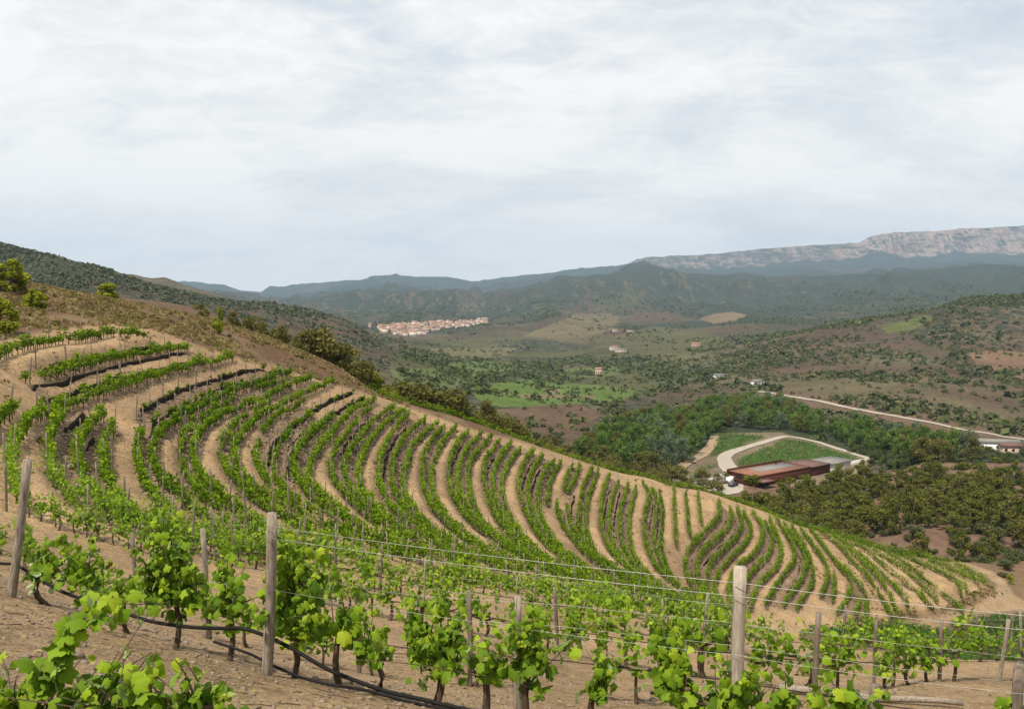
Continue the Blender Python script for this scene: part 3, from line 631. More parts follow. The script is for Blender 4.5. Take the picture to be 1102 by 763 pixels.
# ---------------------------------------------------------------- the ground: one sheet from behind the camera to the horizon
def tri_soup_grid(nx, ny, off=0):
    i = (np.arange(ny - 1)[:, None] * nx + np.arange(nx - 1)[None]); return np.stack([i, i + 1, i + nx + 1, i + nx], -1).reshape(-1, 4) + off
xs = np.concatenate([np.arange(-206, -76, 2.0), np.arange(-76, 106.01, 0.25), np.arange(108, 207, 2.0)])
ys = np.concatenate([np.arange(-40, 3, 1.0), np.arange(3, 187.3, 0.25)])
NXg, NYg = np.meshgrid(xs, ys); NZg = near_z(NXg, NYg)
nb = raster(r_bank, NXg, NYg)
ppx, ppy = project(NXg, np.maximum(NYg, 3), NZg)
def lerp3(a, b, t): return np.asarray(a) * (1 - t[..., None]) + np.asarray(b) * t[..., None]
ar = np.array
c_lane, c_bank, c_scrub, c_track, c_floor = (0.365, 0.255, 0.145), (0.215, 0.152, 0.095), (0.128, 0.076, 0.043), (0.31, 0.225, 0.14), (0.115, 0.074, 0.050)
ncol = np.broadcast_to(np.array(c_lane), NXg.shape + (3,)).copy()
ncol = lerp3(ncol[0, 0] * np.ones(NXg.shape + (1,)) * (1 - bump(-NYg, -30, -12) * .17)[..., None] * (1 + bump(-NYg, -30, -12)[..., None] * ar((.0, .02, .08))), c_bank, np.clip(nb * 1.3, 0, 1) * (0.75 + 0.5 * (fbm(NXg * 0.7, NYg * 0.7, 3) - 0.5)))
rut = raster(r_rut, NXg, NYg); pt = np.clip((fbm(NXg * .16 + 9, NYg * .16, 4) - .5) * 5, 0, 1)
ncol = ncol * (1 + .16 * rut * (.6 + .8 * fbm(NXg * 1.5, NYg * 1.5, 2)) - .20 * pt)[..., None]
# the dry hillside above the top row, the far side of the crest and the gully floor
ar = np.array
top_line = np.interp(ppx, [-80, 0, 30, 120, 160, 210, 255, 300, 345, 380, 420, 440, 470, 500, 560, 640, 700, 800, 900, 1000], [376, 368, 360, 348, 352, 372, 384, 396, 408, 418, 431, 440, 449, 459, 475, 499, 512, 540, 565, 596])
scr = np.clip((top_line - ppy) / 5 + 0.5 + 1.2 * (fbm(NXg * 0.15, NYg * 0.15, 3) - 0.5), 0, 1) * (NYg > 50)
gr = fbm(NXg * 0.25 + 30, NYg * 0.25, 4)
c_s = lerp3(c_scrub, (0.18, 0.122, 0.070), np.clip((gr - 0.47) * 5, 0, 1)); c_s = lerp3(c_s[..., :], (0.14, 0.125, 0.065), np.clip((0.42 - gr) * 6, 0, 0.7)) if False else c_s
ncol = ncol * (1 - scr[..., None]) + c_s * scr[..., None]
behind = np.clip((NYg - np.interp(ppx, [p[0] for p in CREST], [p[2] for p in CREST]) - 6) / 6, 0, 1)
ncol = ncol * (1 - behind[..., None]) + ar(c_floor) * behind[..., None]
gully = in_poly(ppx, ppy, [(1062, 612), (1200, 560), (1200, 660), (1095, 660), (1070, 640)]) & (NYg > 90)
ncol[gully] = (0.165, 0.100, 0.064)
trk = in_poly(ppx, ppy, [(955,672),(985,667),(1020,660),(1052,650),(1068,640),(1072,628),(1058,618),(1030,609),(1000,601),(1000,598),(1040,606),(1070,615),(1083,625),(1092,640),(1110,650),(1110,658),(1085,657),(1060,661),(1030,667),(1000,675)]) & (NYg > 90)
tk = box3(trk.astype(float), 2)
ncol = ncol * (1 - tk[..., None]) + ar(c_track) * tk[..., None]
# the ends of the rows and the verge of the track: browner, with weeds
verge = in_poly(ppx, ppy, [(930,668),(1010,655),(1050,640),(1066,628),(1050,614),(1000,598),(1060,600),(1120,630),(1120,668),(1060,672),(940,682)]) & (NYg > 90)
vg = box3(verge.astype(float), 3) * (1 - tk); ncol = ncol * (1 - vg[..., None]) + ar((0.165, 0.112, 0.068)) * vg[..., None]
lowv = in_poly(ppx, ppy, [(860,678),(950,676),(1005,676),(1060,665),(1120,662),(1120,712),(860,712)]) & (NYg > 90)
ncol[lowv] = (0.15, 0.11, 0.07)
nn = NXg.size
# the far part
fpx, fpy = project(FX, FY, FZ)
g1 = fbm(FX / 90 + 7, FY / 120, 5); g2 = fbm(FX / 400 + 2, FY / 600 + 8, 4); g3 = fbm(FX / 1100, FY / 1500 + 4, 4)
fc = lerp3((0.145, 0.106, 0.076), (0.165, 0.142, 0.088), np.clip((g1 - 0.4) * 4, 0, 1))
fc = lerp3(fc[..., :], (0.115, 0.108, 0.062), 0.75 * np.clip((g2 - .46) * 6, 0, 1)) if False else fc * (1 - .7 * np.clip((g2 - .47) * 6, 0, 1))[..., None] + .7 * np.clip((g2 - .47) * 6, 0, 1)[..., None] * np.array((0.112, 0.108, 0.062))
forest = np.clip(0.56 + 1.1 * (g2 - 0.5), 0, 1) + 0 * FX
far_h = bump(np.exp(lr), 2800, 3800) * (1 - bump(np.exp(lr), 5400, 6500)) + 0 * FX
forest = forest * (1 - far_h) + far_h * np.clip(0.80 + 1.0 * (g3 - 0.5) + 0.8 * (g2 - 0.5), 0.15, 1)
fc = fc * (1 - far_h[..., None]) + far_h[..., None] * lerp3((0.115, 0.10, 0.072), (0.18, 0.165, 0.105), np.clip((g2 - .45) * 5, 0, 1))
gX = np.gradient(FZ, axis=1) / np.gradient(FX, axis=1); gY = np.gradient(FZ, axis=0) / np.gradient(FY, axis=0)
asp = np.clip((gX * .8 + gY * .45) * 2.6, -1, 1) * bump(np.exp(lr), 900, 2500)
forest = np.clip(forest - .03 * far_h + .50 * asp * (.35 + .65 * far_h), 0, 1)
mont = bump(np.exp(lr), 6000, 7000) + 0 * FX
fc = fc * (1 - mont[..., None]) + mont[..., None] * lerp3((0.09, 0.085, 0.06), (0.17, 0.15, 0.105), np.clip((g2 - .45) * 5, 0, 1))
forest = forest * (1 - mont) + mont * np.clip(0.85 + 1.0 * (g3 - 0.5), 0.35, 1)
def paint(poly, color, fo=0.0, y0=187, y1=9000, wob=4.0, mixv=1.0):
    w = wob * np.clip(FY / 1500, 0.25, 1)
    m = in_poly(fpx + w * (g1 - 0.5) * 2, fpy + w * 0.5 * (g2 - 0.5) * 2, poly) & (FY > y0) & (FY < y1)
    fc[m] = fc[m] * (1 - mixv) + ar(color) * mixv; forest[m] = fo
plain = in_poly(fpx, fpy, [(420,400),(420,378),(470,366),(560,362),(640,372),(760,372),(790,400),(700,425),(640,440),(520,440)]) & (FY < 2400)
fc[plain] = lerp3((0.125, 0.125, 0.066), (0.18, 0.165, 0.10), np.clip((g1 - .4) * 4, 0, 1))[plain]; forest[plain] = np.clip(0.42 + 1.5 * (g1 - .5), 0, .65)[plain]
paint([(420,398),(500,394),(520,402),(430,410)], (0.15,0.19,0.08), 0.35)
paint([(430,378),(500,373),(560,374),(540,384),(470,388)], (0.19,0.17,0.098), 0.3)
paint([(480,390),(530,388),(560,392),(540,400),(492,399)], (0.16,0.21,0.08), 0.05)
paint([(600,398),(660,394),(690,400),(640,406),(604,404)], (0.14,0.175,0.075), 0.15, wob=2)
paint([(440,412),(490,406),(520,410),(480,418)], (0.15,0.18,0.08), 0.1, wob=2)
paint([(690,384),(740,378),(770,384),(720,390)], (0.17,0.165,0.09), 0.05, wob=2)
paint([(505,418),(560,408),(600,412),(640,414),(690,420),(668,431),(600,437),(540,438),(515,430)], (0.14,0.205,0.062), 0.08, wob=2)
paint([(560,424),(640,426),(642,429),(560,428)], (0.25,0.19,0.12), 0.0, wob=1)
paint([(585,418),(602,420),(606,424),(590,423)], (0.28,0.21,0.14), 0.0, wob=1)
paint([(560,362),(590,350),(620,338),(650,336),(668,340),(660,354),(620,364)], (0.20,0.17,0.10), 0.25)
paint([(640,366),(700,352),(760,356),(800,374),(720,374)], (0.145,0.14,0.075), 0.35)
paint([(752,344),(770,338),(786,336),(803,340),(792,347),(768,349)], (0.25,0.185,0.12), 0.0)
paint([(680,312),(640,330),(632,334),(650,334),(690,326)], (0.12,0.12,0.07), 0.4)
paint([(948,353),(975,345),(998,339),(1009,342),(980,355),(955,358)], (0.16,0.19,0.075), 0.0, wob=1.5)
paint([(1042,380),(1070,376),(1110,380),(1110,410),(1075,402),(1050,392)], (0.24,0.16,0.105), 0.1)
paint([(830,420),(900,425),(1000,440),(1110,465),(1110,476),(1000,460),(900,445),(832,432)], (0.20,0.135,0.10), 0.25, mixv=0.8)
paint([(540,440),(620,434),(650,444),(610,470),(560,462)], (0.17,0.118,0.085), 0.2)
paint([(640,475),(690,450),(760,440),(840,440),(900,460),(1000,480),(1110,480),(1110,510),(950,500),(760,480),(700,510),(640,510)], (0.07,0.085,0.045), 0.5)
paint([(700,515),(762,480),(772,466),(840,465),(935,494),(930,530),(700,560)], (0.25,0.20,0.14), 0.0, y1=520, wob=1)
paint([(792,494),(846,473),(872,476),(929,495),(880,499),(795,503)], (0.17,0.165,0.085), 0.0, y1=520, wob=1)
paint([(772,466),(824,470),(784,487),(764,492)], (0.14,0.155,0.075), 0.0, y1=520, wob=1)
paint([(640,500),(760,540),(800,560),(1110,620),(1110,496),(920,496),(890,510),(790,526)], (0.22,0.145,0.105), 0.1, y1=300)
fc = fc * 0.60
fv = np.stack([FX, FY, FZ], -1).reshape(-1, 3); nv = np.stack([NXg, NYg, NZg], -1).reshape(-1, 3)
F1 = tri_soup_grid(len(xs), len(ys)); F2 = tri_soup_grid(NT, NR, nn)
# cliff faces: steep rows of the far range
ci = (np.exp(rq) > 9150) & (np.exp(rq) < 9620)
cm = np.zeros((NR - 1, NT - 1), bool); cliffc = (pxq[:-1] > 676)
cm[np.where(ci[:-1])[0][:, None], np.where(cliffc)[0][None]] = True
mi = np.concatenate([np.zeros(len(F1), int), np.where(cm.ravel(), 2, 1)])
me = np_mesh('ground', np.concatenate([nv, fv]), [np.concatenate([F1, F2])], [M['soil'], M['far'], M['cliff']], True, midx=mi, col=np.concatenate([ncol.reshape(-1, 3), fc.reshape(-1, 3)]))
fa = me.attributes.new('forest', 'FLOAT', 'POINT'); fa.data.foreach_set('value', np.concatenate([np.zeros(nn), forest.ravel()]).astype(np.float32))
tag(obj('ground', me), kind='structure')
# dark cut banks on the terraces
def bank_strip(P, h0, h1, seed):
    P = np.asarray(P); n = len(P); T = np.gradient(P, axis=0); T /= np.linalg.norm(T, axis=1)[:, None] + 1e-9
    s = np.arange(n) * 0.25
    # the downhill side normal
    nx = np.stack([-T[:, 1], T[:, 0]], 1); d0 = base_drop(P[:, 0] + nx[:, 0], P[:, 1] + nx[:, 1]) - base_drop(P[:, 0] - nx[:, 0], P[:, 1] - nx[:, 1])
    nx = nx * np.sign(np.median(d0))
    hgt = (h0 + (h1 - h0) * vnoise(s * 0.45 + seed, s * 0 + seed)) * np.clip(np.minimum(s, s[::-1]) / 1.2, 0.12, 1)
    wob = 0.25 * (fbm(s * 0.8 + seed * 3, s * 0 + 5, 3) - 0.5)
    rows_ = []
    for off, zz in ((-0.55, 0.02), (-0.28, 0.97), (0.0, 1.0), (0.10, 0.55), (0.22, -0.25)):
        Q = P + nx * (off + wob * (0.5 + (zz > 0.5)))[:, None]
        g = near_z(P[:, 0] + nx[:, 0] * 0.2, P[:, 1] + nx[:, 1] * 0.2)
        jag = 0.10 * (fbm(s * 3 + zz * 7, s * 0 + seed, 2) - 0.5)
        z = np.where(zz < 0.03, near_z(Q[:, 0], Q[:, 1]) - 0.05 if zz > 0 else g + zz, g + hgt * zz + jag)
        rows_.append(np.stack([Q[:, 0], Q[:, 1], z], 1))
    V = np.concatenate(rows_); F = tri_soup_grid(n, 5)
    mid = np.repeat(np.array([1, 1, 0, 0]), n - 1)
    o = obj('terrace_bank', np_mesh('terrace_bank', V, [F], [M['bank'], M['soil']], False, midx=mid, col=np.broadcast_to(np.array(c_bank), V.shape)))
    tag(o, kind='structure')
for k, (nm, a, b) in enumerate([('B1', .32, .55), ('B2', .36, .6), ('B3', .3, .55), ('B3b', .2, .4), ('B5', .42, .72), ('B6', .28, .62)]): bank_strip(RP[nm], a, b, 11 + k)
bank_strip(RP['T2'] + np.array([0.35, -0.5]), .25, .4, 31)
def offset_row(nm, a, b, dist):
    P = RP[nm]; n = len(P); P = P[int(a * n):int(b * n)]
    T = np.gradient(P, axis=0); T /= np.linalg.norm(T, axis=1)[:, None] + 1e-9; nx = np.stack([-T[:, 1], T[:, 0]], 1)
    d0 = base_drop(P[:, 0] + nx[:, 0], P[:, 1] + nx[:, 1]) - base_drop(P[:, 0] - nx[:, 0], P[:, 1] - nx[:, 1])
    return P + nx * np.sign(np.median(d0)) * dist
for k, (nm, a, b, d, h) in enumerate([('T5', .02, .30, -0.9, .55), ('T6', .05, .3, -0.8, .3), ('T8', .5, .62, -0.7, .35), ('T15', .2, .6, -0.8, .4), ('T18', .1, .5, -0.7, .4), 
    ('T21', .1, .6, -0.8, .4), ('T26', .15, .6, -0.8, .35), ('T29', .15, .65, -0.8, .38), ('T32', .05, .6, -0.7, .4), ('T33', .1, .55, -0.8, .38), ('T34', .1, .8, -0.6, .25),
    ('T38', .05, .4, -0.6, .3), ('T39', .3, .6, -0.9, .4), ('T42', .1, .6, -0.7, .38), ('T43', .1, .6, -0.8, .4), ('T46', .15, .6, -0.7, .3), ('T47', .3, .6, -0.6, .25),
    ('S2', .1, .8, -0.9, .2), ('S3', .1, .85, -0.9, .24), ('S6', .3, .8, -0.9, .18), ('S9', .4, .9, -0.9, .2), ('S10', .4, .7, -0.8, .16)]):
    bank_strip(offset_row(nm, a, b, d), h * 0.6, h * 1.1, 50 + k)
# ---------------------------------------------------------------- leaves
def rot_frames(nrm, rg):
    """orthonormal frames with z along nrm and a random spin"""
    nrm = nrm / (np.linalg.norm(nrm, axis=1)[:, None] + 1e-9); r = rg.normal(size=nrm.shape)
    a = r - (r * nrm).sum(1)[:, None] * nrm; a /= np.linalg.norm(a, axis=1)[:, None] + 1e-9
    return a, np.cross(nrm, a), nrm
_half = [(0, 1.0), (12, .86), (24, .82), (33, .70), (44, .84), (56, .96), (68, .86), (80, .78), (92, .70), (106, .78), (122, .82), (140, .70), (160, .55), (176, .18)]
_out = [(math.radians(a), r) for a, r in _half] + [(math.radians(-a), r) for a, r in _half[:0:-1]]
LEAF_P = np.array([(0, -.05, .06)] + [(r * math.sin(a) * 0.62, r * math.cos(a) * 0.62, -0.30 * r * abs(math.sin(a)) * (.6 + .4 * r) - 0.22 * r * r * max(0, math.cos(a)) - .08 * (k % 2)) for k, (a, r) in enumerate(_out)])
_m = len(_out); LEAF_F = np.array([(0, 1 + (k + 1) % _m, 1 + k) for k in range(_m)])
LEAF2_P = np.array([(0, -.5, 0), (.46, -.15, -.12), (.3, .3, -.08), (0, .58, -.14), (-.3, .3, -.08), (-.46, -.15, -.12), (0, 0, .06)])
LEAF2_F = np.array([(6, 0, 1), (6, 1, 2), (6, 2, 3), (6, 3, 4), (6, 4, 5), (6, 5, 0)])
LEAF3_P = np.array([(0, -.5, -.05), (.48, 0, -.1), (0, .55, -.08), (-.48, 0, .08)]); LEAF3_F = np.array([(0, 1, 2, 3)])
def leaf_cloud(C, S, Nn, rg, T, TF):
    a, b, c = rot_frames(Nn, rg); n = len(C); k = len(T)
    V = C[:, None] + S[:, None, None] * (T[None, :, 0:1] * a[:, None] + T[None, :, 1:2] * b[:, None] + T[None, :, 2:3] * c[:, None])
    F = (TF[None] + (np.arange(n) * k)[:, None, None]).reshape(-1, TF.shape[1])
    return V.reshape(-1, 3), F
def vine_shoots(rg, W, H, head, n_sh, leaf_step, along=(1, 0)):
    """canes rising from two cordon arms; returns (curves, leaf centres, leaf normals, position 0..1 along shoot)"""
    curves, LC, LN, LT = [], [], [], []
    for k in range(n_sh):
        x0 = rg.uniform(-0.42, 0.42) * W; d = rg.normal(0, 0.09, 2); L_ = (H - head) * rg.uniform(0.45, 1.12)
        if rg.random() < 0.22: L_ *= 0.7; d += rg.normal(0, 0.45, 2)
        t = np.linspace(0, 1, 7); bend = rg.normal(0, 0.12, 2)
        P = np.stack([x0 + d[0] * t * 0.9 + bend[0] * t * t, rg.normal(0, .02) + d[1] * t * 0.9 + bend[1] * t * t, head - 0.02 + L_ * (t - 0.18 * t * t * rg.random())], 1)
        curves.append(P); m = max(3, int(L_ / leaf_step)); u = np.sort(rg.uniform(0.02, 1.0, m))
        Q = np.stack([np.interp(u, t, P[:, i]) for i in range(3)], 1)
        ph = np.arange(m) * math.pi + rg.uniform(0, 6) + rg.normal(0, .6, m); r = rg.uniform(0.03, 0.15, m) * (1.2 - 0.75 * u)
        off = np.stack([np.cos(ph) * r, np.sin(ph) * r, -0.3 * r], 1)
        LC.append(Q + off); nv_ = off / (r[:, None] + 1e-6) * 0.75 + np.array([0, 0, 0.65]) + rg.normal(0, .35, (m, 3)); LN.append(nv_); LT.append(u)
    if head > .3 and n_sh > 7:                       # suckers and drooping leaves round the head
        m = int(n_sh * 1.2); c = np.stack([rg.normal(0, .2, m) * W, rg.normal(0, .09, m), head - rg.uniform(-.08, .28, m)], 1); LC.append(c); LN.append(rg.normal(0, .6, (m, 3)) + (0, 0, .3)); LT.append(rg.uniform(0, .5, m))
    return curves, np.concatenate(LC), np.concatenate(LN), np.concatenate(LT)
def vine_parts(seed, W=1.0, H=1.5, head=0.55, n_sh=13, leaf_step=0.055, size=(0.06, 0.125), tmpl=0, trunk_k=7, lean=0.0):
    rg = np.random.default_rng(seed); tr = MB()
    b = rg.normal(0, .05, 2); z = np.linspace(-0.08, head, 6)
    tx = lean * (1 - z / head) + b[0] * np.sin(z / head * 3.1); ty = b[1] * np.sin(z / head * 3.1)
    tr.tube(np.stack([tx, ty, z], 1), np.linspace(.042, .028, 6) * rg.uniform(.85, 1.2), trunk_k)
    for sgn in (-1, 1):
        a = np.linspace(0, 1, 5); A = np.stack([sgn * a * W * 0.42, rg.normal(0, .01, 5), head - 0.03 + 0.06 * np.sin(a * 2.5) + rg.normal(0, .008, 5)], 1); A[0] = (0, 0, head - 0.03)
        tr.tube(A, np.linspace(.026, .014, 5), max(5, trunk_k - 2))
    curves, C, Nn, T = vine_shoots(rg, W, H, head, n_sh, leaf_step)
    if tmpl == 0:
        for P in curves: tr.tube(P, np.linspace(.007, .003, 7), 5)
    # a few leaves close to the head
    S = rg.uniform(size[0] * .75, size[1] * 1.1, len(C)) * (1.15 - 0.5 * T)
    tp, tf = ((LEAF_P, LEAF_F), (LEAF2_P, LEAF2_F), (LEAF3_P, LEAF3_F))[tmpl]
    V, F = leaf_cloud(C, S * (1.25 if tmpl == 0 else 1.0), Nn, rg, tp, tf)
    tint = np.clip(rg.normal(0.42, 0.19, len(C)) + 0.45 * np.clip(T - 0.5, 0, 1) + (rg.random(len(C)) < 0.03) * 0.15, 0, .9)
    return tr, V, F, np.repeat(tint, len(tp))
def vine_meshes(seed, **kw):
    tr, V, F, tint = vine_parts(seed, **kw)
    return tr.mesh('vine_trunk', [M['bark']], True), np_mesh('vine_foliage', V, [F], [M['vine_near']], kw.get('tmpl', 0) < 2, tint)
def place_vine(meshes, x, y, rz, s, label, group, zoff=0.0):
    e = empty('grape_vine', (x, y, float(ground_z(x, y)) + zoff), rz, label, 'grape vine', group); e.scale = (s, s, s)
    obj('trunk', meshes[0], e); obj('foliage', meshes[1], e); return e
def line_at(P, px):
    """point on a plan polyline seen at image column px"""
    P = np.asarray(P, float); Q = resample(P, step=0.05); z = near_z(Q[:, 0], Q[:, 1]); qx, _ = project(Q[:, 0], Q[:, 1], z)
    return Q[np.abs(qx - px).argmin()]
def base_py(x, y): return project(x, y, float(near_z(x, y)))[1]
F0 = smooth_poly([(-20,19),(-11,15),(-6.7,12.0),(-2.65,9.5),(1.95,7.6),(5.5,6.6),(10,5.6)], 80)
def along_angle(P, p):
    k = np.clip(((P - p) ** 2).sum(1).argmin(), 1, len(P) - 2); t = P[k + 1] - P[k - 1]; return math.atan2(t[1], t[0])
# the nearest row: every vine its own shape; (column, row of its top, width in photo pixels, leaf amount, label)
FRONT = [(-18, 566, 60, 1.0, 'grape vine at the left edge beside the leaning grey post'),
 (48, 574, 48, 1.0, 'young grape vine just right of the leaning post at the left edge'),
 (92, 574, 62, 1.0, 'second bushy grape vine right of the leaning post, over the black hose'),
 (135, 590, 44, 0.45, 'sparse low grape vine between two bushier vines above the hose'),
 (190, 554, 92, 1.5, 'tallest bushy grape vine left of the thick middle-left post'),
 (247, 588, 66, 0.9, 'half-height grape vine just left of the thick middle-left post'),
 (318, 576, 96, 1.6, 'big bushy grape vine just right of the thick middle-left post'),
 (366, 600, 50, 0.7, 'grape vine leaning out to the right of the big bushy vine by the post'),
 (398, 655, 60, 0.5, 'low sparse grape vine with twisted trunk where the hose crosses'),
 (470, 638, 80, 1.4, 'broad bushy grape vine in the middle of the nearest row'),
 (523, 672, 46, 0.6, 'small grape vine between the broad bushy vine and the tall narrow vine'),
 (566, 634, 62, 1.5, 'tall narrow grape vine climbing a post near the centre'),
 (640, 728, 40, 0.7, 'short leafy grape vine low in front of the dirt lane'),
 (726, 660, 62, 1.4, 'dense grape vine left of the squared pale post'),
 (775, 700, 62, 1.2, 'grape vine at the foot of the squared pale post'),
 (836, 700, 50, 0.6, 'grape vine just right of the squared pale post'),
 (905, 698, 54, 0.6, 'drooping grape vine in the nearest row at lower right'),
 (1070, 742, 60, 0.8, 'grape vine beside the last post at the lower right corner')]
for k, (px, top, wpx, am, lab) in enumerate(FRONT):
    p = line_at(F0, px); d = p[1] + 0.35; by = base_py(*p); H = max(0.75, (by - top) / FPX * d * 1.06); W = 0.80 * wpx / FPX * d
    head = min(0.58, H * 0.42); n_sh = max(6, int(11.5 * am * (W + 0.35)))
    if px == 640: H = 0.55 + 0.35; head = 0.4; p = np.array([(640 - CX) / FPX * 9.6, 9.2])
    place_vine(vine_meshes(100 + k, W=W, H=H, head=head, n_sh=n_sh, leaf_step=0.034), p[0], p[1], along_angle(F0, p) + random.uniform(-.1, .1), 1.0, lab, 'vines of the nearest row')
# two vines even nearer, cut by the bottom edge
for k, (x, y, top, W, nsh, lab) in enumerate([(-2.62, 4.75, 702, 0.75, 20, 'close grape vine with a long pale shoot at the lower left corner'), (-1.95, 4.7, 700, 0.95, 24, 'close grape vine with bright leaves at the bottom edge, left of centre')]):
    z = float(near_z(x, y)); H = (project(x, y, z)[1] - top) / FPX * (y + 0.3)
    m = vine_meshes(140 + k, W=W, H=H, head=H * 0.45, n_sh=nsh, leaf_step=0.036, size=(0.06, 0.115)); place_vine(m, x, y, 0.1, 1.0, lab, 'vines cut by the bottom edge')
    if k == 0:                                       # the long shoot reaching up to the right
        e = COL.objects[-1] if False else None
        P = np.stack([np.linspace(-.1, .38, 9), np.linspace(0, .1, 9), np.linspace(H * .55, H * 1.45, 9)], 1); rg = np.random.default_rng(5)
        u = np.sort(rg.uniform(0.1, 1, 46)); C = np.stack([np.interp(u, np.linspace(0, 1, 9), P[:, i]) for i in range(3)], 1) + rg.normal(0, .045, (46, 3))
        V, F = leaf_cloud(C, rg.uniform(.08, .13, 46) * (1.2 - .45 * u) * 1.2, rg.normal(0, .5, (46, 3)) + (0, -.4, .7), rg, LEAF_P, LEAF_F)
        t = MB().tube(P, np.linspace(.008, .004, 9), 6); par = [o for o in COL.objects if o.type == 'EMPTY' and o.get('label') == lab][0]
        t.build('shoot', M['bark'], par, True); obj('shoot_foliage', np_mesh('shoot_foliage', V, [F], [M['vine_near']], True, np.repeat(np.clip(rg.normal(.52, .14, 46) + .12 * (u > .75), 0, 1), len(LEAF_P))), par)
# vines of the next rows: shared meshes
MID = [vine_meshes(200 + k, W=1.0, H=rng.uniform(1.15, 1.5), head=rng.uniform(.42, .58), n_sh=int(rng.integers(8, 13)), leaf_step=0.062, size=(.09, .16), tmpl=1, trunk_k=6) for k in range(6)]
LOW = [vine_meshes(230 + k, W=1.2, H=rng.uniform(.88, 1.12), head=.4, n_sh=int(rng.integers(11, 14)), leaf_step=0.075, size=(.11, .19), tmpl=2, trunk_k=5) for k in range(5)]
RP['F1'] = np.array([(-14.5,23.5),(-11,20.5),(-7.2,16.9),(-5.4,15.7),(-2.45,14.3),(-.45,13.9),(1.3,13.5),(3.5,12.9),(5.1,12.0),(7.6,11.2),(10,10.4)])
RP['F1'] = smooth_poly(RP['F1'], 120)
ROW_LAB = {'F1': 'grape vine in the first trellised row below the nearest row', 'F2': 'grape vine in the second trellised row below the nearest row', 'F3': 'grape vine in the third trellised row below the nearest row', 'F4': 'grape vine in the fourth row below the nearest row', 'F5': 'grape vine in the fifth row below the nearest row', 'F6': 'grape vine in the sixth row below the nearest row'}
for nm, pts in {'Sn': [(925,583),(960,594),(1000,605),(1030,616),(1052,627)], 'So': [(880,568),(920,579),(960,590),(1000,600),(1040,613),(1062,625)], 'Sp': [(900,570),(950,584),(990,595),(1030,607),(1055,618)], 'Sq': [(985,604),(1010,614),(1036,628),(1040,636)]}.items():
    P = smooth_poly(pts, 40); XY, ok = unproject_near(P[:, 0], P[:, 1], CANOPY, y0=60.0); XY = XY[ok & (XY[:, 1] < 172)]; ROWS[nm] = (50, 1, .9, pts); RP[nm] = resample(XY, step=.25)
cand = []                                           # every other vine: (depth, x, y, angle, row, size)
for nm, P in RP.items():
    dens = ROWS[nm][2] if nm in ROWS else 0.6
    step = 0.85 if nm[0] == 'F' else 0.64
    if nm[0] == 'B': step = 0.9
    Q = resample(P, step=step); n = len(Q)
    for k in range(n):
        if rng.random() > dens * 0.96 + 0.02: continue
        if nm == 'F1' and Q[k][0] > 2.0 and rng.random() < .8: continue
        x, y = Q[k] + rng.normal(0, .06, 2); vg_ = float(fbm(np.array(x * .22), np.array(y * .22), 3))
        if vg_ < .26 and rng.random() < .4: continue
        s = (.84 + .34 * vg_) * float(np.clip(rng.normal(.94, .13), .5, 1.25)) * (0.62 if nm[0] == 'B' else 1.0) * (0.85 if dens < 0.8 else 1.0) * (1.36 if nm[0] == 'S' else 1.0) * (1.14 if nm in ROW_LAB and nm != 'F1' else 1.0)
        cand.append((y, x, y, along_angle(P, Q[k]) + rng.normal(0, .08), nm, s))
# rows just beyond the crest and the lower dark vineyard
for k in range(3):
    Q = [cpq for cpq in CREST if cpq[0] > 390]; P = np.array([((px - CX) / FPX * (Y + 1.5 + 2.0 * k), Y + 1.5 + 2.0 * k) for px, py, Y in Q]); P = resample(P, step=0.8)
    for p in P:
        if rng.random() < 0.85 - 0.2 * k: cand.append((p[1], p[0] + rng.normal(0, .1), p[1] + rng.normal(0, .1), rng.uniform(0, 3), 'crest', rng.uniform(.7, 1.05)))
cand.sort(key=lambda c: (c[4][0] != 'F', c[0]))
NEARV = 300 - len(FRONT) - 2
for k, (d, x, y, a, nm, s) in enumerate(cand[:NEARV]):
    lab = ROW_LAB.get(nm, 'grape vine in the leafy block at the left foot of the terraces'); grp = ('vines in ' + lab.split(' in ', 1)[1]) if nm in ROW_LAB else 'vines at the left foot of the terraces'
    place_vine((MID if d < 33 else LOW)[k % (6 if d < 33 else 5)], x, y, a + (math.pi if rng.random() < .5 else 0), s, lab, grp)
